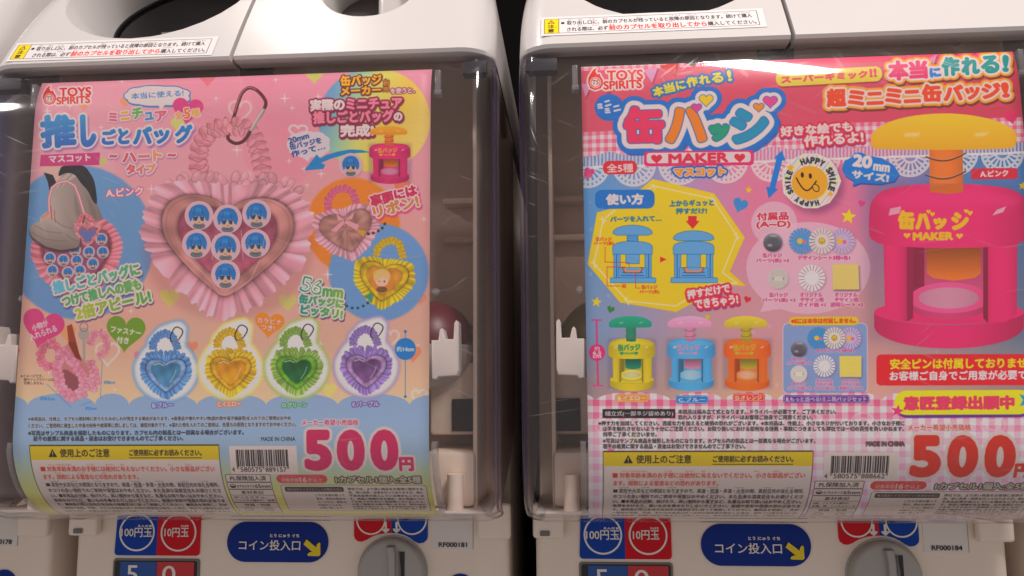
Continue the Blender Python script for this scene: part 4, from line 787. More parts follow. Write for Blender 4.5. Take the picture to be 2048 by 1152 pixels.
    def pinback(x, y, r): A.ell(x+1.5, y+2, r, r, (90, 70, 90), blur=2, alpha=.5); A.ell(x, y, r, r, (204, 198, 190), st=((.8, (226, 220, 214)),)); A.rect(x-r*.6, y-r*.12, x+r*.6, y+r*.12, (166, 158, 152)); A.rect(x-r*.45, y-r*.22, x+r*.45, y+r*.26, (218, 212, 204))
    steel(1545, 485, 19)
    sunburst(1603, 482, 26, (84, 160, 214), face=2); sunburst(1683, 482, 26, (206, 186, 220), face=2); sunburst(1643, 482, 26, (226, 218, 212), face=1)
    pinback(1556, 557, 19); sunburst(1623, 556, 27, (236, 228, 228)); A.poly([(1664, 529), (1716, 528), (1718, 579), (1665, 579)], (224, 206, 130), sh=(2, 3, (120, 90, 100), 0, 2))
    mg = (200, 58, 118)
    for t, a, b, y in (("缶バッジ", 1525, 1563, 515), ("パーツ(表) ×3", 1512, 1577, 526), ("デザインシート3種×各1", 1595, 1699, 520), ("缶バッジ", 1538, 1575, 594), ("パーツ(裏) ×3", 1524, 1590, 605), ("オリジナル", 1600, 1644, 594), ("デザイン用", 1600, 1646, 604), ("ガイド紙 ×1", 1596, 1650, 614), ("オリジナル", 1669, 1714, 594), ("デザイン用", 1669, 1715, 604), ("透明シート ×3", 1660, 1725, 614)): A.T(t, a, y, b, y, 9, mg, dil=.4, off=.02, st=((1.4, (240, 220, 226)),))
    # the large press
    toy(A, 1738, 227, 318, 470, (228, 66, 124), (246, 192, 62), (228, 132, 66))
    yl = (240, 190, 62)
    for t, a, b, y, h in (("缶", 1798, 1826, 457, 34), ("ハ", 1832, 1857, 457, 28), ("ッ", 1868, 1890, 457, 19), ("シ", 1904, 1934, 458, 31)): A.T(t, a, y, b, y, h, yl, off=.02, dil=2.4)
    for x, y, s in ((1856, 424, 9), (1864, 429, 10), (1931, 423, 9), (1939, 427, 11)): A.heart(x, y, s, s, yl)
    A.T("MAKER", 1826, 480, 1904, 479, 14, yl, off=.05, dil=1); A.heart(1813, 472, 14, 12, yl); A.heart(1918, 473, 14, 12, yl)
    A.rect(1941, 337, 2034, 359, (208, 56, 80), r=5, slope=-.01); A.T("A.ピンク", 1960, 354, 2015, 352, 12, wh, off=.02, dil=.7)
    A.rect(1752, 709, 2120, 771, (200, 40, 54), r=9, slope=-.003)
    A.T("安全ピンは付属しておりません。", 1780, 738, 2082, 735, 20, (236, 208, 44), off=.025, dil=.6); A.T("お客様ご自身でご用意が必要です。", 1779, 761, 2080, 758, 18, wh, off=.02, dil=.5)
    # small presses, measure, set panel
    for x, wd, b, cp in ((1217, 93, (208, 190, 46), (38, 158, 128)), (1334, 96, (96, 172, 222), (238, 170, 204)), (1447, 94, (236, 116, 44), (214, 196, 70))): toy(A, x, 632, wd, 150, b, cp, np.array(cp)*.86, txt=tuple(np.array(cp)*.9))
    A.line([(1193, 640), (1196, 771)], 3.5, (206, 70, 126)); A.line([(1183, 640), (1203, 640)], 2.6, (206, 70, 126)); A.line([(1186, 771), (1206, 771)], 2.6, (206, 70, 126)); A.ell(1194, 705, 16, 16.5, (204, 58, 118))
    A.T("約", 1189, 701, 1199, 701, 8, wh, off=.02, dil=.3); A.T("6.5", 1186, 709, 1202, 709, 6.5, wh, off=.03, dil=.3); A.T("cm", 1186, 716, 1202, 716, 5.5, wh, off=.03, dil=.3)
    A.rect(1566, 647, 1733, 786, (140, 160, 200), r=10, st=((1.2, (216, 206, 220)),)); A.rect(1578, 634, 1716, 651, (232, 196, 44), r=8, slope=-.005); A.T("※Eには本体は付属しません。", 1582, 647, 1711, 646, 10, (200, 50, 50), off=.02, dil=.3)
    sunburst(1636, 676, 22, (70, 150, 206), face=2); sunburst(1700, 676, 22, (206, 186, 220), face=2); sunburst(1668, 676, 22, (226, 218, 206), face=1); steel(1597, 698, 16); pinback(1597, 748, 16)
    sunburst(1648, 732, 22, (232, 226, 226)); A.poly([(1678, 712), (1722, 712), (1722, 754), (1679, 754)], (222, 204, 110), sh=(2, 3, (110, 110, 150), 0, 2))
    for t, a, b, y in (("デザインシート3種×各3", 1632, 1707, 705), ("缶バッジ", 1584, 1610, 721), ("パーツ(表) ×9", 1574, 1621, 730), ("缶バッジ", 1584, 1611, 771), ("パーツ(裏) ×9", 1575, 1621, 780), ("オリジナル", 1632, 1664, 765), ("デザイン用", 1631, 1664, 772), ("ガイド紙 ×1", 1629, 1667, 780), ("オリジナル", 1684, 1716, 765), ("デザイン用", 1684, 1717, 772), ("透明シート ×9", 1678, 1724, 780)): A.T(t, a, y, b, y, 7, mg, dil=.3, off=.01, st=((1, (230, 214, 226)),))
    # lower gingham field with scalloped top
    cu = [1092, 1190, 1344, 1447, 1551, 1654, 1762, 1864, 1980, 2096]; edge = 800+0*X
    for a, b in zip(cu[:-1], cu[1:]):
        t = np.clip((X-a)/(b-a), 0, 1); edge = np.where((X >= a) & (X < b), 803-20*np.sqrt(np.clip(1-(2*t-1)**2, 0, 1)), edge)
    M = np.clip(Y-edge, 0, 1); gg2 = gingham(X, Y+4, 25.5, (208, 104, 134), (222, 202, 204)); fade = np.clip((Y-815)/60, 0, 1)[..., None]*.55
    gg2 = gg2*(1-fade)+np.array([216, 178, 186])*fade; A.put((M, 0, 0), lambda a, b: gg2[:a.shape[0]])
    for x, y in ((1215, 850), (1300, 870), (1420, 868), (1520, 862), (1620, 846), (1725, 846), (1830, 862), (1985, 850), (1760, 880)):
        for rr in (10, 20): A.line([(x+rr*1.2*math.cos(t), y+rr*math.sin(t)) for t in np.linspace(0, 6.3, 24)], 2.5, (226, 208, 212), alpha=.5)
    A.star(1268, 878, 10, (222, 200, 100), alpha=.6); A.heart(1222, 898, 20, 16, (206, 90, 140), alpha=.8)
    for x0, x1, y0, t, c in ((1230, 1297, 788, "B.イエロー", (226, 134, 52)), (1351, 1416, 791, "C.ブルー", (30, 110, 176)), (1465, 1529, 787, "D.オレンジ", (206, 70, 44)), (1566, 1738, 790, "E.もっと遊べる!ミニ缶バッジセット", (96, 52, 130))):
        A.rect(x0, y0, x1, y0+16, c, r=4); A.line([(x0+2, y0+2), (x1-2, y0+2), (x1-2, y0+14), (x0+2, y0+14)], .8, (226, 206, 206), closed=True); A.T(t, x0+6, y0+12.5, x1-6, y0+12, 8.5, wh, off=.02, dil=.4)
    A.rect(1790, 785, 2062, 836, (92, 60, 130), r=24, slope=-.006); A.rect(1788, 781, 2062, 830, (222, 196, 40), r=24, slope=-.006); A.T("意匠登録出願中", 1808, 819, 2026, 817, 25, (208, 66, 100), off=.03, dil=1.3); A.star(1794, 822, 13, (204, 66, 120), rot=.2); A.star(2054, 800, 20, (50, 140, 190), rot=.3)
    dk = (22, 18, 20)
    A.rect(1205, 818, 1350, 836, (36, 28, 32)); A.T("組立式(一部ネジ留めあり)", 1210, 833, 1346, 833, 11, (232, 220, 216), off=.02, dil=.2)
    sp = dict(off=.035, dil=.2, st=((1.3, (226, 200, 206)),))
    for t, a, b, y in (("本商品は組み立て式となります。ドライバーが必要です。ご了承ください。", 1356, 1672, 828), ("恐れ入りますが、ドライバーはお客様ご自身でご用意ください。", 1356, 1625, 839), ("※押す力を加減してください。過度な力を加えると破損の恐れがございます。※本商品は、性能上、小さなネジが付いております。小さなお子様に", 1197, 1808, 851), ("は手を触れさせないよう十分にご注意ください。お取り扱いにおける如何なる怪我・事故につきましても弊社では一切の責任を負いかねます。", 1206, 1807, 862), ("何卒ご了承くださいませ。", 1206, 1313, 873), ("※写真はサンプル商品を撮影したものになります。カプセル内の製品とは一部異なる場合がございます。", 1206, 1630, 886), ("若干の差異に関する返品・返金はお受けできませんのでご了承下さい。", 1206, 1490, 897)): A.T(t, a, y, b, y, 9.2, dk, **sp)
    lower(A, (212, 66, 48), (134.5, 196.3), du=-1.9, dv=1.7, digits=("580575", "888662"), mat_rows=("ABS、ノンフタル酸PVC、", "金属、紙、フィルムシール"), blue=False)
    return A
#@@GEO
# ------------------------------------------------------------------ materials
M_HOOD = mat("hood_plastic", (205, 200, 198), rough=.28, coat=.35, noise=.02, nscale=25, bump=.03, bscale=900)
M_PANEL = mat("panel_plastic", (246, 232, 218), rough=.42, noise=.025, nscale=30, bump=.08, bscale=1600)
M_BODY = mat("cabinet_plastic", (214, 204, 196), rough=.4, noise=.03)
M_INNER = mat("chamber_plastic", (246, 218, 196), rough=.45, noise=.12, nscale=18)
M_INNERL = mat("chamber_frame", (246, 226, 206), rough=.4, noise=.08, nscale=20)
M_DARK = mat("dark_void", (46, 40, 38), rough=.6)
M_BLACK = mat("black_plastic", (24, 22, 24), rough=.25)
M_GLASS = mat("dark_window", (18, 17, 19), rough=.05, spec=.5)
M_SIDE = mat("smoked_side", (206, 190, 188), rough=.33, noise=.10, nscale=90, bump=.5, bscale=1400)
M_CLIP = mat("white_clip", (214, 204, 196), rough=.35)
M_BLUE = mat("blue_print", (6, 66, 172), rough=.4, spec=.2); M_NAVY = mat("navy_print", (8, 46, 140), rough=.4, spec=.2); M_RED = mat("red_print", (214, 18, 36), rough=.4, spec=.2)
M_WHITE = mat("white_print", (238, 232, 228), rough=.35); M_YEL = mat("yellow_print", (240, 214, 20), rough=.35)
M_GREY = mat("dial_grey", (172, 169, 165), rough=.26, noise=.04, nscale=60, bump=.05, bscale=900); M_GREYD = mat("dial_grey_dark", (118, 116, 114), rough=.35)
M_STK = mat("sticker_paper", (232, 226, 222), rough=.3); M_INK = mat("black_print", (34, 30, 30), rough=.4); M_BRASS = mat("brass", (170, 130, 80), rough=.3, metal=1)
M_CARD1 = mat("blue_card", (20, 78, 160), rough=.35); M_CARD2 = mat("red_card", (206, 40, 50), rough=.35)
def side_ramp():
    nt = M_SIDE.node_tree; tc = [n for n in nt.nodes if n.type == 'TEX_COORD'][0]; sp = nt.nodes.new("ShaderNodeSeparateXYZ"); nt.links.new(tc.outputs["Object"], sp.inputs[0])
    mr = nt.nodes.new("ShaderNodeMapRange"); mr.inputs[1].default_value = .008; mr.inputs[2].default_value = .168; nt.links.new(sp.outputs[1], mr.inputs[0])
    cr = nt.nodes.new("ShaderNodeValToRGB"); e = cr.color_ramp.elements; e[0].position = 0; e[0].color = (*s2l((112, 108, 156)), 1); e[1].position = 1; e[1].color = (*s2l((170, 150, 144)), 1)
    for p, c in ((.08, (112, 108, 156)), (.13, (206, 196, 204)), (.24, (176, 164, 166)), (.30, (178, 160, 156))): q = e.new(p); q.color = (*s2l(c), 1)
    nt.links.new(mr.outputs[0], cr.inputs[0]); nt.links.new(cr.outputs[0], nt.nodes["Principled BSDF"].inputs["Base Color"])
    tl = nt.nodes.new("ShaderNodeBsdfTranslucent"); nt.links.new(cr.outputs[0], tl.inputs[0]); ms = nt.nodes.new("ShaderNodeMixShader"); ms.inputs[0].default_value = .6
    nt.links.new(nt.nodes["Principled BSDF"].outputs[0], ms.inputs[1]); nt.links.new(tl.outputs[0], ms.inputs[2])
    tp = nt.nodes.new("ShaderNodeBsdfTransparent"); tp.inputs[0].default_value = (.9, .86, .86, 1); m2 = nt.nodes.new("ShaderNodeMixShader"); m2.inputs[0].default_value = .5
    nt.links.new(ms.outputs[0], m2.inputs[1]); nt.links.new(tp.outputs[0], m2.inputs[2]); nt.links.new(m2.outputs[0], [n for n in nt.nodes if n.type == 'OUTPUT_MATERIAL'][0].inputs[0])
side_ramp()
def clear(name, tint, rough=.05, haze=.0, scratch=True, edge=None, refl=1.0):
    m = bpy.data.materials.new(name); m.use_nodes = True; nt = m.node_tree; N = nt.nodes; N.clear(); L = nt.links.new
    out = N.new("ShaderNodeOutputMaterial"); tr = N.new("ShaderNodeBsdfTransparent"); gl = N.new("ShaderNodeBsdfGlossy"); mx = N.new("ShaderNodeMixShader")
    fw = N.new("ShaderNodeLayerWeight"); fw.inputs[0].default_value = .5; pw = N.new("ShaderNodeMath"); pw.operation = 'POWER'; pw.inputs[1].default_value = 5; L(fw.outputs["Facing"], pw.inputs[0]); fr = N.new("ShaderNodeMapRange"); fr.inputs[3].default_value = .036; fr.inputs[4].default_value = 1; L(pw.outputs[0], fr.inputs[0]); tr.inputs[0].default_value = (*tint, 1); gl.inputs["Roughness"].default_value = rough
    if edge:
        lw = N.new("ShaderNodeLayerWeight"); lw.inputs[0].default_value = .5; c = N.new("ShaderNodeMix"); c.data_type = 'RGBA'
        c.inputs[6].default_value = (*tint, 1); c.inputs[7].default_value = (*edge, 1); er = N.new("ShaderNodeMapRange"); er.inputs[1].default_value = .80; L(lw.outputs["Facing"], er.inputs[0]); L(er.outputs[0], c.inputs[0]); L(c.outputs[2], tr.inputs[0])
    fac = fr.outputs[0]
    if scratch:
        tc = N.new("ShaderNodeTexCoord"); tot = None
        for i, (ang, sc, th) in enumerate(((25, 70, .60), (-38, 60, .615), (70, 90, .625), (-8, 50, .61), (48, 110, .63))):
            mp = N.new("ShaderNodeMapping"); mp.vector_type = 'TEXTURE'; mp.inputs["Rotation"].default_value = (0, R_(ang), 0); mp.inputs["Scale"].default_value = (1/(sc*.4), 1, 1/(sc*14))
            mp.inputs["Location"].default_value = (i*.31, 0, i*.17)
            n = N.new("ShaderNodeTexNoise"); n.inputs["Scale"].default_value = 1; n.inputs["Detail"].default_value = 1
            L(tc.outputs["Object"], mp.inputs[0]); L(mp.outputs[0], n.inputs["Vector"])
            r = N.new("ShaderNodeMapRange"); r.inputs[1].default_value = th+.10; r.inputs[2].default_value = th+.17; L(n.outputs[0], r.inputs[0])
            if tot is None: tot = r.outputs[0]
            else:
                a = N.new("ShaderNodeMath"); a.operation = 'MAXIMUM'; L(tot, a.inputs[0]); L(r.outputs[0], a.inputs[1]); tot = a.outputs[0]
        gl2 = N.new("ShaderNodeBsdfGlossy"); gl2.inputs["Roughness"].default_value = .30
        s2 = N.new("ShaderNodeMixShader"); sm = N.new("ShaderNodeMath"); sm.operation = 'MULTIPLY'; sm.inputs[1].default_value = .13; L(tot, sm.inputs[0]); sa = N.new("ShaderNodeMath"); sa.inputs[1].default_value = .004; L(sm.outputs[0], sa.inputs[0]); sm = sa
        big = N.new("ShaderNodeTexNoise"); big.inputs["Scale"].default_value = 9; L(tc.outputs["Object"], big.inputs["Vector"])
        rr = N.new("ShaderNodeMapRange"); rr.inputs[3].default_value = rough*.6; rr.inputs[4].default_value = rough*2.2; L(big.outputs[0], rr.inputs[0]); L(rr.outputs[0], gl.inputs["Roughness"])
        bn = N.new("ShaderNodeTexNoise"); bn.inputs["Scale"].default_value = 26; bn.inputs["Detail"].default_value = 1; L(tc.outputs["Object"], bn.inputs["Vector"])
        bp = N.new("ShaderNodeBump"); bp.inputs["Strength"].default_value = .35; bp.inputs["Distance"].default_value = .00018; L(bn.outputs[0], bp.inputs["Height"]); L(bp.outputs[0], gl.inputs["Normal"])
    if refl != 1.0:
        q = N.new("ShaderNodeMath"); q.operation = 'MULTIPLY'; q.inputs[1].default_value = refl; L(fac, q.inputs[0]); fac = q.outputs[0]
    L(fac, mx.inputs[0]); L(tr.outputs[0], mx.inputs[1]); L(gl.outputs[0], mx.inputs[2]); last = mx.outputs[0]
    if haze:
        df = N.new("ShaderNodeBsdfDiffuse"); df.inputs[0].default_value = (.75, .72, .74, 1); h = N.new("ShaderNodeMixShader"); h.inputs[0].default_value = haze
        L(last, h.inputs[1]); L(df.outputs[0], h.inputs[2]); last = h.outputs[0]
    if scratch: L(sm.outputs[0], s2.inputs[0]); L(last, s2.inputs[1]); L(gl2.outputs[0], s2.inputs[2]); last = s2.outputs[0]
    L(last, out.inputs[0]); return m
M_COVER = clear("clear_cover", (.965, .955, .96), rough=.045, haze=.002, edge=(.50, .49, .66))
M_PEG = clear("clear_peg", (.86, .85, .86), rough=.12, haze=.16, scratch=False, edge=(.5, .5, .6))
def mirror(k, x, y, Y):     # pixel of the photograph -> local (x, z) on the plane y=Y of a machine
    d = CM @ np.array([(x-1024)/FPX, 1, (576-y)/FPX]); t = (Y-CAM_P[1])/d[1]; P = CAM_P+t*d; return P[0]-MX[k], P[2]
YC = .1103
def PL(x, y, Y=YC): return mirror('L', x, y, Y)

# ------------------------------------------------------------------ the capsule machine
Z0 = -.30
HW = .1435
def hood_prof(n=26, smax=.15):
    P = [(.012, .1532), (.004, .1530), (.0012, .1538), (0.0, .1556)]; y, z = 0.0, .1556
    S = [-.0125, -.0045, -.002, 0.0]
    for i in range(n):
        ds = smax/n; s = (i+.5)*ds; dy = .49+1.1*s; y += dy*ds; z += math.sqrt(1-min(dy, .95)**2)*ds; P.append((y, z)); S.append((i+1)*ds)
    return np.array(S), np.array(P)
HS, HP = hood_prof()
def hood_xyz(x, s, off=0):
    y, z = np.interp(s, HS, HP[:, 0]), np.interp(s, HS, HP[:, 1])
    tp = .06*max(0, (z-.168)/.06)**2; e = 1e-3
    dy, dz = np.interp(s+e, HS, HP[:, 0])-np.interp(s-e, HS, HP[:, 0]), np.interp(s+e, HS, HP[:, 1])-np.interp(s-e, HS, HP[:, 1]); L = math.hypot(dy, dz)
    return (x*(1-tp), y-off*dz/L, z+off*dy/L)
def part(o, root): o.parent = root; o.location.z = -Z0; return o
def hood_panel(root, x0, x1, hole, corner):
    """one half of the sloping hood with a round opening cut through it"""
    smax = HS[-1]; pts = []; cons = []
    sl = list(HS); xs = np.linspace(x0, x1, 15)
    edge = [(x, sl[0]) for x in xs]+[(x1, s) for s in sl[1:-1]]+[(x, smax) for x in xs[::-1]]+[(x0, s) for s in sl[1:-1][::-1]]
    pts = list(edge); n = len(edge); cons = [(i, (i+1) % n) for i in range(n)]
    hx, hs, hr = hole; nh = 64; a = [2*math.pi*i/nh for i in range(nh)]
    hp = [(hx+hr*math.cos(t), hs+hr*math.sin(t)) for t in a]; inside = lambda p, r: math.hypot(p[0]-hx, p[1]-hs) < r
    hp = [p for p in hp]; clipped = [(p[0], min(p[1], smax-.001)) for p in hp]
    b = len(pts); pts += clipped; cons += [(b+i, b+(i+1) % nh) for i in range(nh)]
    for x in xs[1:-1]:
        for s in sl[1:-1]:
            if not inside((x, s), hr+.0025): pts.append((x, s))
    vo, eo, fo, *_ = delaunay_2d_cdt([Vector(p) for p in pts], cons, [], 0, 1e-7)
    F = []
    for f in fo:
        c = sum((vo[i] for i in f), Vector((0, 0)))/len(f)
        if not inside(c, hr*.995) : F.append(list(f))
    V = [hood_xyz(v.x, v.y) for v in vo]
    # rounded outer corner running into the side wall
    sg = -1 if corner < 0 else 1; cx = x0 if corner < 0 else x1; r = .0185; base = len(V); K_ = 8
    for s in sl:
        X, Yy, Zz = hood_xyz(cx, s)
        for k in range(K_+1):
            t = R_(90*k/K_); V.append((X+sg*r*math.sin(t), Yy+r*(1-math.cos(t)), Zz))
        V.append((X+sg*r, .24, Zz))
    st = K_+2
    for i in range(len(sl)-1):
        for k in range(st-1): F.append([base+i*st+k, base+i*st+k+1, base+(i+1)*st+k+1, base+(i+1)*st+k])
    bm = bmesh.new(); vv = [bm.verts.new(v) for v in V]
    for f in F:
        try: bm.faces.new([vv[i] for i in f])
        except ValueError: pass
    bmesh.ops.remove_doubles(bm, verts=bm.verts, dist=2e-6); bmesh.ops.recalc_face_normals(bm, faces=bm.faces)
    # inner seam edge gets depth
    xin = x1 if corner < 0 else x0
    ed = [e for e in bm.edges if e.is_boundary and all(abs(v.co.x-hood_xyz(xin, 0)[0]) < .012 for v in e.verts) and abs(e.verts[0].co.z-e.verts[1].co.z) > 1e-4]
    r_ = bmesh.ops.extrude_edge_only(bm, edges=ed)
    for v in [g for g in r_['geom'] if isinstance(g, bmesh.types.BMVert)]: v.co.y += .010
    o = bmobj("hood_panel", bm, M_HOOD, None); part(o, root)
    return o, [hood_xyz(*p) for p in hp]
def ring_wall(name, ring, dy, m, parent, shrink=.97):
    n = len(ring); c = np.mean(ring, 0); V = [tuple(p) for p in ring]
    r1 = [(p[0]+(c[0]-p[0])*.012, p[1]+.0012, p[2]+(c[2]-p[2])*.012) for p in ring]
    r2 = [(c[0]+(p[0]-c[0])*shrink, p[1]+dy, c[2]+(p[2]-c[2])*shrink) for p in ring]; V += r1+r2
    F = [[k*n+i, k*n+(i+1) % n, (k+1)*n+(i+1) % n, (k+1)*n+i] for k in range(2) for i in range(n)]
    return meshobj(name, V, F, m, parent, smooth=True), r2
def disc_fan(name, ring, m, parent, bulge=0):
    n = len(ring); c = np.mean(ring, 0); V = [tuple(p) for p in ring]; F = []; K_ = 6
    for k in range(1, K_):
        t = k/K_; V += [tuple(np.array(p)*(1-t)+c*t+np.array([0, -bulge*math.sin(t*math.pi/2), 0])) for p in ring]
    V.append((c[0], c[1]-bulge, c[2]))
    for k in range(K_-1): F += [[k*n+i, k*n+(i+1) % n, (k+1)*n+(i+1) % n, (k+1)*n+i] for i in range(n)]
    F += [[(K_-1)*n+i, (K_-1)*n+(i+1) % n, K_*n] for i in range(n)]
    return meshobj(name, V, F, m, parent, smooth=True)
def tube(name, pts, r, m, parent, closed=False, n=8):
    bm = bmesh.new(); P = [Vector(p) for p in pts]; N = len(P); rings = []
    for i in range(N):
        a = P[(i-1) % N] if closed or i else P[i]; b = P[(i+1) % N] if closed or i < N-1 else P[i]; d = (b-a).normalized()
        u = d.cross(Vector((0, 1, 0))); u = u.normalized() if u.length > 1e-4 else Vector((1, 0, 0)); w_ = d.cross(u)
        rings.append([bm.verts.new(P[i]+r*(math.cos(2*math.pi*k/n)*u+math.sin(2*math.pi*k/n)*w_)) for k in range(n)])
    for i in range(N if closed else N-1):
        for k in range(n): bm.faces.new([rings[i][k], rings[i][(k+1) % n], rings[(i+1) % N][(k+1) % n], rings[(i+1) % N][k]])
    return bmobj(name, bm, m, parent)
def letters(name, s, x0, x1, z0, z1, y, m, parent, root=None, slant=0, dz=0):
    tri, _ = text_tris(s, .0); P = tri.reshape(-1, 2)
    w0, h0 = x1-x0, z1-z0; out = []
    for ox, oz in ((0, 0), (.00012, 0), (-.00012, 0), (0, .0001), (0, -.0001)):
        out.append([(x0+ox+p[0]*w0+slant*p[1]*h0, y-.00002*len(out), z0+oz+p[1]*h0+dz*p[0]) for p in P])
    V = sum(out, []); F = [[i, i+1, i+2] for i in range(0, len(V), 3)]
    o = meshobj(name, V, F, m, parent)
    if root: part(o, root)
    return o
# cover profile (y, z) with inward normals
def cover_prof(off=0.0):
    P = []
    for t in np.linspace(33, 0, 10): P.append(((.048-.048*math.cos(R_(t))), .1255+.048*math.sin(R_(t)), math.cos(R_(t)), -math.sin(R_(t))))
    for z in np.linspace(.1245, ZF+.01, 14): P.append((0, z, 1, 0))
    for t in np.linspace(0, 84, 16): P.append((RAD+.0015-(RAD+.0015)*math.cos(R_(t)), ZF-(RAD+.0015)*math.sin(R_(t)), math.cos(R_(t)), math.sin(R_(t))))
    return [(p[0]-.0030+off*p[2], p[1]+off*p[3], p[2], p[3]) for p in P]
def sheet(bm, prof, xs_f):
    rows = [[bm.verts.new(v) for v in xs_f(p)] for p in prof]
    for a, b in zip(rows[:-1], rows[1:]):
        for i in range(len(a)-1): bm.faces.new([a[i], a[i+1], b[i+1], b[i]])
    return rows
def machine(number):
    root = empty("capsule_machine", (MX['L'], 0, Z0))
    # hood
    for x0, x1, hole, corner in ((-.125, -.0012, (-.0635, .0800, .0605), -1), (.0012, .125, (.069, .0605, .0285), 1)):
        o, ring = hood_panel(root, x0, x1, hole, corner)
        wl, r2 = ring_wall("opening_wall", ring, .050 if corner < 0 else .034, M_HOOD, o)
        if corner < 0:
            disc_fan("dark_window", r2, M_GLASS, o, .004); bm = bmesh.new(); bbox(bm, -.0755, -.0715, .064, .068, .180, .197, .0008); bbox(bm, -.0655, -.0615, .064, .068, .180, .197, .0008); bbox(bm, -.0755, -.0615, .064, .068, .197, .202, .0008); bmobj("window_latch", bm, mat("latch_grey", (92, 92, 98), rough=.3), o); tube("window_frame", [(p[0], p[1]-.001, p[2]) for p in r2], .0015, M_BLACK, o, closed=True)
        else:
            disc_fan("recess_back", r2, mat("recess_grey", (104, 98, 98), rough=.5), o, 0); bm = bmesh.new(); bbox(bm, .068, .094, .050, .085, .196, .25, .004, 3); bmobj("capsule_gate", bm, M_HOOD, o)
    prism("seam_filler", [(-.01, .1545), (.01, .1545), (.01, .20), (-.01, .20)], .035, .037, M_BLACK, None).name
    o = [q for q in COL.objects if q.name.startswith("seam_filler") and q.parent is None][0]; part(o, root)
    # cabinet, with a recess behind the clear cover
    bm = bmesh.new(); X1 = .1405
    bbox(bm, -X1, X1, .150, .40, Z0, .153, .003); part(bmobj("cabinet", bm, M_BODY, None), root)
    part(box("chamber_back", -.138, .138, .098, .102, -.098, .205, M_INNER, None), root)
    for s in (-1, 1):
        bm = bmesh.new(); bbox(bm, min(s*.1268, s*.1292), max(s*.1268, s*.1292), .046, .0975, -.094, .185, .0006); part(bmobj("chamber_side", bm, M_INNERL, None), root)
        bm = bmesh.new(); bm.free()
        for y0, z0, z1 in ((.080, .012, .016), (.088, .066, .070), (.085, .090, .094)):
            bm = bmesh.new(); bbox(bm, min(s*.103, s*.1285), max(s*.103, s*.1285), y0, .0975, z0, z1, .001); part(bmobj("chamber_ledge", bm, M_INNER, None), root)
        bm = bmesh.new(); bbox(bm, min(s*.10, s*.1285), max(s*.10, s*.1285), .060, .0975, -.052, -.010, .002); part(bmobj("capsule_shelf", bm, M_INNERL, None), root)
        bm = bmesh.new(); bbox(bm, min(s*.113, s*.1287), max(s*.113, s*.1287), .0585, .0595, -.050, -.0315, .0004); part(bmobj("chute_opening", bm, M_DARK, None), root)
        bm = bmesh.new(); bbox(bm, min(s*.10, s*.1285), max(s*.10, s*.1285), .040, .0975, -.090, -.060, .003); part(bmobj("lower_ledge", bm, M_INNERL, None), root)
        bm = bmesh.new(); bmesh.ops.create_cone(bm, cap_ends=True, segments=24, radius1=.0045, radius2=.0045, depth=.020, matrix=Matrix.Translation((s*.1185, .035, -.0815))); part(bmobj("locating_post", bm, M_INNERL, None), root)
    part(box("chamber_floor", -.138, .138, .03, .10, -.0925, -.0905, M_BODY, None), root)
    # clear cover with rounded corners
    bm = bmesh.new(); r = .0118; xc = HW-r
    for off in (0.0, .0019):
        rr = r-off
        def row(p, rr=rr):
            out = []
            for k in range(9): t = R_(90-90*k/8); out.append((-xc-rr*math.sin(t), p[0]+rr*(1-math.cos(t))*max(p[2], .6), p[1]+p[3]*.0035*(1-math.cos(t))))
            for x in np.linspace(-xc, xc, 13)[1:-1]: out.append((x, p[0], p[1]))
            for k in range(9): t = R_(90*k/8); out.append((xc+rr*math.sin(t), p[0]+rr*(1-math.cos(t))*max(p[2], .6), p[1]+p[3]*.0035*(1-math.cos(t))))
            return out
        sheet(bm, cover_prof(off), row)
    cv = part(bmobj("front_cover", bm, M_COVER, None), root)
    # smoked side walls of the cover
    prof = cover_prof(0)
    for s in (-1, 1):
        V = []; F = []; n = len(prof)
        for i, p in enumerate(prof):
            a = (s*HW, p[0]+r*max(p[2], .6), p[1]+p[3]*.0035); z = a[2]
            if p[1] > ZF: b = (s*(HW-.0015), .168, z+(.006 if z > .1 else 0)+.0*z)
            else:
                t = (ZF-p[1])/RAD; b = (s*(HW-.0015), .168-.118*t**2, ZF+.004-.0505*t**1.0+.004*t)
            V += [a, b, (a[0]-s*.002, a[1]+.001, a[2]), (b[0]-s*.002, b[1], b[2])]
        for i in range(n-1):
            q = 4*i; F += [[q, q+1, q+5, q+4], [q+2, q+3, q+7, q+6], [q+1, q+3, q+7, q+5]]
        F += [[4*(n-1), 4*(n-1)+1, 4*(n-1)+3, 4*(n-1)+2], [0, 1, 3, 2]]
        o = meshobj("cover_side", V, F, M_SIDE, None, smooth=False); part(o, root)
        # poster guides: long strip below, short one above
        bm = bmesh.new(); pr = [p for p in cover_prof(.0028) if p[1] < -.052]; pr = [(-.0015+.0028, -.052, 1, 0)]+pr
        x0, x1 = s*.1112, s*.1138
        for a, b in zip(pr[:-1], pr[1:]):
            vs_ = [bm.verts.new(v) for v in ((x0, a[0], a[1]), (x1, a[0], a[1]), (x1, b[0], b[1]), (x0, b[0], b[1]), (x0, a[0]+a[2]*.006, a[1]+a[3]*.006), (x1, a[0]+a[2]*.006, a[1]+a[3]*.006), (x1, b[0]+b[2]*.006, b[1]+b[3]*.006), (x0, b[0]+b[2]*.006, b[1]+b[3]*.006))]
            for f in ((0, 1, 2, 3), (4, 5, 6, 7), (0, 3, 7, 4), (1, 2, 6, 5)): bm.faces.new([vs_[i] for i in f])
        bmesh.ops.remove_doubles(bm, verts=bm.verts, dist=1e-6); part(bmobj("poster_guide", bm, M_PEG, None), root)
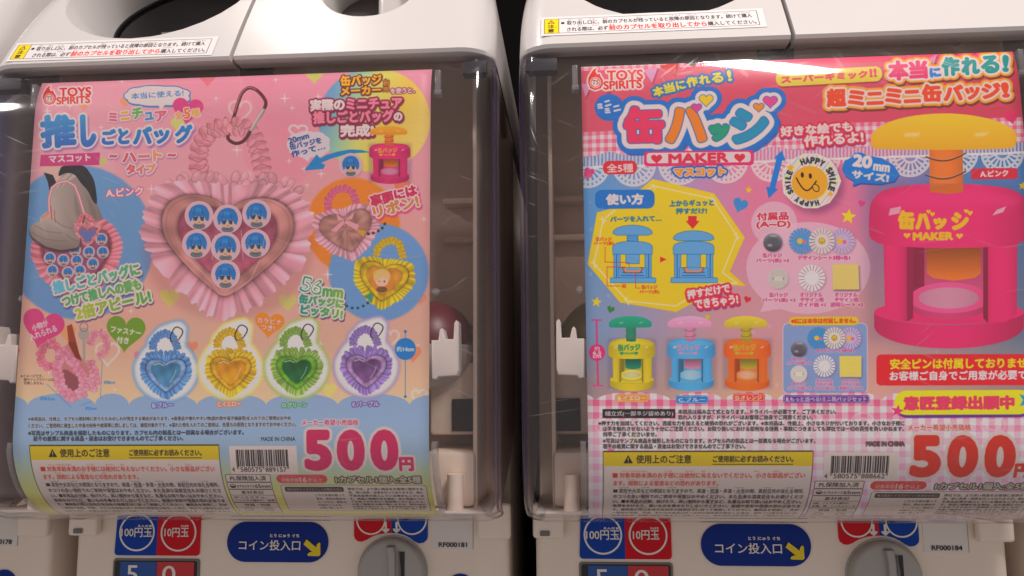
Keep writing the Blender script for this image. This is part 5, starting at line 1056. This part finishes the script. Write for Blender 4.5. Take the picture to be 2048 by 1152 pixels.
        bm = bmesh.new(); bbox(bm, min(s*.1118, s*.1148), max(s*.1118, s*.1148), .002, .007, .132, .1445, .0006); bbox(bm, min(s*.1112, s*.1152), max(s*.1112, s*.1152), .002, .008, .1305, .1335, .0006); part(bmobj("poster_hook", bm, M_PEG, None), root)
        # white clip that holds the edge of the sheet
        c = lambda x, y: PL(x, y, .004)
        pts = [(865, 681), (879, 681), (881, 662), (885, 657), (889, 661), (893, 679), (909, 679), (910, 648), (914, 641), (919, 646), (920, 700), (920, 740), (917, 752), (880, 754), (876, 760), (866, 758)]
        q = [c(*p) for p in pts]; q = [(s*x, z) for x, z in q]
        o = prism("poster_clip", q if s > 0 else q[::-1], -.0002, .010, M_CLIP, None, bev=.0008); part(o, root)
        bm = bmesh.new(); bmesh.ops.create_cone(bm, cap_ends=True, segments=20, radius1=.0022, radius2=.0017, depth=.002, matrix=Matrix.Translation((s*.1125, .0035, .0245)) @ Matrix.Rotation(R_(90), 4, 'X')); bmesh.ops.create_cone(bm, cap_ends=True, segments=12, radius1=.001, radius2=.001, depth=.0034, matrix=Matrix.Translation((s*.1125, .0035, .0245)) @ Matrix.Rotation(R_(90), 4, 'X')); part(bmobj("cover_stud", bm, M_PEG, None), root)
    part(box("cover_lip_block", -.1395, -.1225, .004, .012, .1425, .1495, mat("violet_edge", (26, 22, 38), rough=.5), None, .0003), root)
    part(box("cover_lip_block", .1265, .1395, .004, .012, .1425, .1495, bpy.data.materials["violet_edge"], None, .0003), root)
    # lower front: rounded edge panel, tabs
    bm = bmesh.new(); bbox(bm, -.1415, .1415, YC, .149, Z0+.002, -.1000, .004, 4); pn = part(bmobj("coin_panel", bm, M_PANEL, None), root)
    for x0, x1, z in ((-.1430, -.1235, -.1178), (.1222, .1432, -.1185)):
        bm = bmesh.new(); bbox(bm, x0, x1, YC-.0075, YC-.0008, z, -.0965, .0022, 4); part(bmobj("hinge_tab", bm, M_PANEL, None), root)
    bm = bmesh.new(); bbox(bm, -.1385, -.1325, YC-.0085, YC-.0078, -.1160, -.1130, .0004); part(bmobj("tab_notch", bm, M_GREYD, None), root)
    # coin labels
    y = YC-.0006
    zt = -.1035; zb = -.1308; xl, xm, xr = -.1144, -.0862, -.0578
    bp_ = prism("blue_label", [(xm, zt), (xl+.001, zt)]+[(xl+.0022-.0022*math.cos(t)*1, zb+.0022-.0022*math.sin(t)) for t in np.linspace(0, math.pi/2, 6)]+[(xm, zb)], y-.0004, YC+.0005, M_BLUE, None); part(bp_, root)
    rp_ = prism("red_label", [(xr, zt), (xm, zt), (xm, zb)]+[(xr-.0022+.0022*math.sin(t), zb+.0022-.0022*math.cos(t)) for t in np.linspace(0, math.pi/2, 6)], y-.0004, YC+.0005, M_RED, None); part(rp_, root)
    def ringm(name, cx, cz, r0, r1, yy, parent, clipz=None):
        V = []; F = []
        for i in range(48):
            a = 2*math.pi*i/48
            for rr in (r0, r1): V.append((cx+rr*math.cos(a), yy, cz+rr*math.sin(a) if clipz is None else min(clipz, cz+rr*math.sin(a))))
        F = [[2*i, 2*i+1, (2*i+3) % 96, (2*i+2) % 96] for i in range(48)]
        return meshobj(name, V, F, M_WHITE, parent)
    for p_, cx, t, a, b in ((bp_, -.0998, "100円玉", 245, 306), (rp_, -.0720, "10円玉", 331, 379)):
        ringm("ring_mark", cx, -.1163, .0108, .0119, y-.0006, p_)
        letters("lettering", t, PL(a, 1070)[0], PL(b, 1070)[0], PL(a, 1073)[1], PL(a, 1055)[1], y-.0007, M_WHITE, p_)
        letters("lettering", "えんだま", PL(a+32, 1070)[0], PL(b-1, 1070)[0], PL(a, 1053)[1], PL(a, 1049)[1], y-.0007, M_WHITE, p_)
    # price window
    fr = prism("price_window", rrect(xl-.0005, xr+.0005, -.158, -.1328, .002), YC-.0012, YC+.001, M_GREYD, None, bev=.0005); part(fr, root)
    prism("window_recess", rrect(xl+.001, xr-.001, -.1565, -.1340, .0015), YC-.0016, YC-.0008, M_BLACK, fr)
    c1 = prism("price_card", [(xl+.005, -.1345), (xm+.001, -.1345), (xm+.001, -.156), (xl+.005, -.156)], YC-.0021, YC-.0018, M_CARD1, fr)
    c2 = prism("price_card", [(xm+.0013, -.1345), (xr-.0025, -.1345), (xr-.0025, -.156), (xm+.0013, -.156)], YC-.0021, YC-.0018, M_CARD2, fr)
    letters("price_digit", "5", PL(258, 1130)[0], PL(280, 1130)[0], -.1475, PL(258, 1129)[1], YC-.0023, M_WHITE, fr); letters("price_digit", "0", PL(329, 1130)[0], PL(355, 1130)[0], -.1475, PL(340, 1130)[1], YC-.0023, M_WHITE, fr)
    # coin slot sign
    px0, pz0 = PL(455, 1083); px1, _ = PL(657, 1083); _, pzb = PL(550, 1124); hh = pz0-pzb
    sg = prism("coin_slot_sign", rrect(px0, px1, pz0-hh, pz0+hh, hh-.0001, 12), YC-.0010, YC+.0005, M_NAVY, None, bev=.0003); part(sg, root)
    letters("lettering", "コイン投入口", PL(480, 1090)[0], PL(602, 1090)[0], PL(480, 1099)[1], PL(480, 1079)[1], YC-.0016, M_WHITE, sg)
    letters("lettering", "とう にゅう ぐち", PL(542, 1070)[0], PL(600, 1070)[0], PL(542, 1073.5)[1], PL(542, 1067)[1], YC-.0016, M_WHITE, sg)
    z_ = lambda a, b: PL(500+a/3.724, 850+b/3.724)
    prism("yellow_arrow", [z_(*p) for p in ((406, 884), (428, 848), (500, 908), (506, 884), (522, 870), (530, 880), (530, 960), (520, 972), (440, 970), (434, 960), (446, 946), (470, 940))][::-1], YC-.0020, YC-.0009, M_YEL, sg)
    # dial surround and dial
    rl = prism("red_arrow_label", [z_(*p) for p in ((1056, 700), (778, 700), (778, 822), (786, 848), (806, 864), (834, 868), (866, 856), (910, 830), (960, 812), (1010, 804), (1056, 802))][::-1], YC-.0010, YC+.0005, M_RED, None); part(rl, root)
    bl_ = prism("blue_arrow_label", [z_(*p) for p in ((1056, 700), (1056, 802), (1100, 804), (1150, 816), (1196, 840), (1230, 866), (1262, 880), (1296, 874), (1320, 852), (1325, 826), (1325, 700))][::-1], YC-.0010, YC+.0005, M_BLUE, None); part(bl_, root)
    for p_, cx, ax in ((rl, 905, 1015), (bl_, 1210, 1095)):
        x, z = z_(cx, 700); ringm("ring_mark", x, z, .0086, .0096, YC-.0014, p_)
        prism("white_arrow", [z_(ax+u, v) for u, v in ((-8, 720), (8, 720), (8, 770), (26, 768), (26, 780), (0, 804), (-26, 780), (-26, 768), (-8, 770))][::-1], YC-.0017, YC-.0009, M_WHITE, p_)
    kx, kz = .0681, -.1396; R0 = .0212
    bm = bmesh.new(); pr = [(R0+.0012, 0), (R0+.0012, -.0008), (R0, -.0010), (R0-.0002, -.0058), (R0-.0012, -.0072), (R0-.0028, -.0077), (R0*.5, -.0082), (0.0001, -.0083)]; n = 72
    rg = [[bm.verts.new((kx+q[0]*math.cos(2*math.pi*i/n), YC+q[1], kz+q[0]*math.sin(2*math.pi*i/n))) for i in range(n)] for q in pr]
    for a, b in zip(rg[:-1], rg[1:]):
        for i in range(n): bm.faces.new([a[i], a[(i+1) % n], b[(i+1) % n], b[i]])
    dl = part(bmobj("coin_dial", bm, M_GREY, None), root)
    w2 = lambda a, b: PL(500+a/3.724, 850+b/3.724, YC-.008)
    prism("dial_ridge", [w2(*p) for p in ((1026, 900), (1078, 900), (1086, 960), (1088, 1300), (1030, 1300), (1040, 1100), (1038, 980), (1032, 930))][::-1], YC-.0118, YC-.0078, M_GREY, dl, bev=.0006)
    prism("ridge_shadow_edge", [w2(*p) for p in ((1024, 897), (1080, 897), (1080, 903), (1024, 903))][::-1], YC-.0121, YC-.0079, M_GREYD, dl)
    prism("coin_slot", [w2(*p) for p in ((1114, 944), (1152, 944), (1152, 1300), (1124, 1300), (1124, 1060), (1116, 1000))][::-1], YC-.0084, YC-.0080, M_BLACK, dl)
    prism("slot_bevel", [w2(*p) for p in ((1106, 938), (1115, 944), (1117, 1000), (1125, 1060), (1125, 1300), (1108, 1300), (1110, 1060))][::-1], YC-.0090, YC-.0079, M_GREYD, dl)
    # number sticker (its square code is left blank)
    a0, a1 = PL(864, 1070)[0], PL(947, 1070)[0]; zb = PL(900, 1098)[1]
    st_ = prism("number_sticker", [(a0, -.098), (a1, -.098), (a1, zb), (a0, zb)][::-1], YC-.0004, YC+.0002, M_STK, None); part(st_, root)
    meshobj("sticker_border", [(a1-.0004, YC-.00048, zb), (a1-.0001, YC-.00048, zb), (a1-.0001, YC-.00048, -.098), (a1-.0004, YC-.00048, -.098)], [[0, 1, 2, 3]], M_GREYD, st_)
    letters("lettering", number, PL(878, 1090)[0], PL(934, 1090)[0], PL(900, 1093.5)[1], PL(900, 1084.5)[1], YC-.0007, M_INK, st_)
    bt = prism("blue_button_sign", rrect(*[PL(892, 1150)[0], PL(950, 1150)[0]], PL(900, 1200)[1], PL(900, 1147)[1], .009), YC-.0008, YC+.0005, M_NAVY, None); part(bt, root)
    return root
def copy_tree(o, parent=None, skip=()):
    c = o.copy(); COL.objects.link(c); c.parent = parent
    for ch in o.children:
        if ch.name.split('.')[0] not in skip: copy_tree(ch, c)
    return c
GRP = "capsule machines in a row"
def tag(o, label, cat, group=None):
    o['label'] = label; o['category'] = cat
    if group: o['group'] = group
mL = machine("RF000181"); tag(mL, "white capsule machine behind the pink poster of frilly heart bags", "capsule machine", GRP)
def neighbour(dx, number, label):
    m = copy_tree(mL, skip=()); m.location.x += dx; tag(m, label, "capsule machine", GRP)
    for ch in m.children:
        if ch.name.startswith("number_sticker"):
            for g in list(ch.children):
                if g.name.startswith("lettering"):
                    bpy.data.objects.remove(g)
            letters("lettering", number, PL(878, 1090)[0], PL(934, 1090)[0], PL(900, 1093.5)[1], PL(900, 1084.5)[1], YC-.0007, M_INK, ch)
    return m
mR = neighbour(PITCH, "RF000184", "white capsule machine behind the poster of toy badge presses")
mLL = neighbour(-PITCH, "RF000178", "white capsule machine cut off by the left edge, its sticker number ending in 178")
mRR = neighbour(2*PITCH-.002, "RF000187", "white capsule machine of which only a sliver shows at the right edge")

# ------------------------------------------------------------------ warning stickers on the hoods
def img_mat(name, im, rough=.32, coat=.0, bump=0):
    m = bpy.data.materials.new(name); m.use_nodes = True; nt = m.node_tree; b = nt.nodes["Principled BSDF"]
    t = nt.nodes.new("ShaderNodeTexImage"); t.image = im; t.interpolation = 'Linear'; t.extension = 'EXTEND'; nt.links.new(t.outputs[0], b.inputs["Base Color"])
    b.inputs["Roughness"].default_value = rough; b.inputs["Coat Weight"].default_value = coat; b.inputs["Specular IOR Level"].default_value = .22
    if bump:
        tc = nt.nodes.new("ShaderNodeTexCoord"); n = nt.nodes.new("ShaderNodeTexNoise"); n.inputs["Scale"].default_value = 22; n.inputs["Detail"].default_value = 3; nt.links.new(tc.outputs["Object"], n.inputs["Vector"])
        bp = nt.nodes.new("ShaderNodeBump"); bp.inputs["Strength"].default_value = bump; bp.inputs["Distance"].default_value = .004; nt.links.new(n.outputs[0], bp.inputs["Height"]); nt.links.new(bp.outputs[0], b.inputs["Normal"])
    return m
def warning_image():
    k = 9; W, H = 119*k, 17*k; xx, yy = np.meshgrid(np.arange(W)/k, np.arange(H)/k)
    A = Art(W, H, k, lambda p: np.asarray(p, float)*k, xx, yy); A.mm = True; A.img[:] = np.array([236, 230, 230])/255.
    ink = (40, 36, 36); rd = (214, 44, 40)
    A.rect(1.6, 1.9, 115.6, 15.2, (44, 40, 40)); A.rect(1.9, 2.2, 115.3, 14.9, (236, 230, 230)); A.rect(1.9, 2.2, 9.4, 14.9, (240, 212, 30)); A.rect(9.4, 2.2, 9.7, 14.9, ink)
    A.poly([(3.4, 6.4), (7.4, 6.4), (5.4, 2.9)], ink); A.poly([(4.1, 6.0), (6.7, 6.0), (5.4, 3.7)], (240, 212, 30)); A.rect(5.25, 4.4, 5.55, 5.4, ink); A.rect(5.25, 5.55, 5.55, 5.8, ink)
    A.T("注", 3.6, 10.4, 7.0, 10.4, 3.2, ink, off=.03); A.T("意", 3.6, 14.3, 7.0, 14.3, 3.2, ink, off=.03); A.T("ちゅう", 7.4, 10.2, 8.6, 10.2, 1, ink)
    A.ell(11.7, 6.1, 1.0, 1.0, ink)
    A.T("取り出し口に、前のカプセルが残っていると故障の原因となります。続けて購入", 14, 8.0, 112.5, 8.0, 3.6, ink, off=.02)
    A.T("される際は、必ず", 14, 13.9, 35.8, 13.9, 3.6, ink, off=.02); A.T("前のカプセルを取り出してから", 36.5, 14.1, 88, 14.1, 4.3, rd, off=.03); A.T("購入してください。", 88.8, 13.9, 114, 13.9, 3.6, ink, off=.02)
    for a, b, t in ((14.5, 17, "と"), (20, 22.5, "だ"), (26, 29, "ぐち"), (33.5, 36, "まえ"), (51.5, 54, "のこ"), (69, 75, "こしょう"), (78.5, 84, "げんいん"), (98, 100.5, "つづ"), (106, 112, "こうにゅう")): A.T(t, a, 4.0, b, 4.0, 1.0, ink)
    for a, b, t, c in ((19.5, 22.5, "さい", ink), (27.5, 31, "かなら", ink), (36.8, 39.5, "まえ", rd), (61, 63.5, "と", rd), (68, 70.5, "だ", rd), (89, 94, "こうにゅう", ink)): A.T(t, a, 9.6, b, 9.6, .9, c)
    return A.image("warning_print")
M_WARN = img_mat("warning_print", warning_image(), rough=.3, coat=.3)
def warn_sticker(root, x0, s0, skew, rot=0):
    V = []; F = []; UV = []; W, H = .1188, .0168; nx, ny = 12, 8
    for j in range(ny+1):
        for i in range(nx+1):
            u, v = i/nx, j/ny; V.append(hood_xyz(x0+u*W, s0+v*H+rot*u*W, .0003))
    me = bpy.data.meshes.new("warning_sticker"); F = [[j*(nx+1)+i, j*(nx+1)+i+1, (j+1)*(nx+1)+i+1, (j+1)*(nx+1)+i] for j in range(ny) for i in range(nx)]
    me.from_pydata(V, [], F); me.materials.append(M_WARN); uv = me.uv_layers.new(name="uv")
    for lp in me.loops: i = lp.vertex_index; uv.data[lp.index].uv = ((i % (nx+1))/nx, (i//(nx+1))/ny)
    me.polygons.foreach_set("use_smooth", [True]*len(me.polygons)); o = link(bpy.data.objects.new("warning_sticker", me)); part(o, root); return o
warn_sticker(mL, -.1300, .0022, 0, -.010); warn_sticker(mR, -.1310, .0066, 0, .004)

# ------------------------------------------------------------------ posters
def poster(k, art, label):
    im = art().image("poster_print_"+k); m = img_mat("poster_print_"+k, im, rough=.45, coat=0, bump=.10)
    nu, nv = 30, 60; vvs = np.linspace(0, PH, nv+1); uus = np.linspace(0, PW, nu+1); g = np.random.default_rng(3 if k == 'L' else 9)
    V = []; n1 = (nu+1)*(nv+1)
    for v in vvs:
        for u in uus:
            p = poster_xyz(k, u, v); V.append((p[0]-MX[k], p[1], p[2]))
    F = [[j*(nu+1)+i, j*(nu+1)+i+1, (j+1)*(nu+1)+i+1, (j+1)*(nu+1)+i] for j in range(nv) for i in range(nu)]
    me = bpy.data.meshes.new("product_poster"); me.from_pydata(V, [], F); me.materials.append(m); uv = me.uv_layers.new(name="uv")
    for lp in me.loops: i = lp.vertex_index; uv.data[lp.index].uv = ((i % (nu+1))/nu, 1-(i//(nu+1))/nv)
    me.polygons.foreach_set("use_smooth", [True]*len(me.polygons))
    o = bpy.data.objects.new("product_poster", me); link(o); o.location = (MX[k], 0, 0)
    md = o.modifiers.new("paper", 'SOLIDIFY'); md.thickness = .0003; md.offset = -1 if False else 0
    tag(o, label, "poster", "product posters behind the clear covers"); return o
poster('L', art_left, "pink poster of frilly heart bags with blue haired badges, price 500 in magenta")
poster('R', art_right, "pink and blue poster of a large pink badge press, price 500 in red")

# ------------------------------------------------------------------ capsules inside
def capsule(x, y, z, r, col, label):
    t = empty("toy_capsule", (x, y, z-r)); tag(t, label, "capsule", "capsules inside the machines")
    for nm, s, c in (("capsule_lid", 1, col), ("capsule_base", -1, (206, 196, 190))):
        bm = bmesh.new(); bmesh.ops.create_uvsphere(bm, u_segments=36, v_segments=20, radius=r)
        bmesh.ops.bisect_plane(bm, geom=bm.verts[:]+bm.edges[:]+bm.faces[:], plane_co=(0, 0, s*.0004), plane_no=(0, 0, -s), clear_outer=True)
        o = bmobj(nm, bm, mat("capsule_"+nm+str(len(bpy.data.materials)), c, rough=.4), t); o.location = (0, 0, r)
capsule(MX['L']+.1000, .064, .0000, .0260, (112, 34, 44), "dark red capsule behind the clear edge beside the heart bag poster")
capsule(MX['R']-.1000, .066, .0020, .0240, (128, 108, 50), "dull yellow capsule behind the clear edge left of the press poster")

# ------------------------------------------------------------------ what stands behind
o = box("rack_wall", -1.4, 1.6, .42, .44, -.6, .9, mat("rack_black", (5, 4, 4), rough=.9, spec=.1), None, 0); o['kind'] = 'structure'
o = box("machine_shelf", -1.4, 1.6, .02, .42, -.315, -.3005, mat("shelf_grey", (60, 56, 54), rough=.5), None, .002); o['kind'] = 'structure'
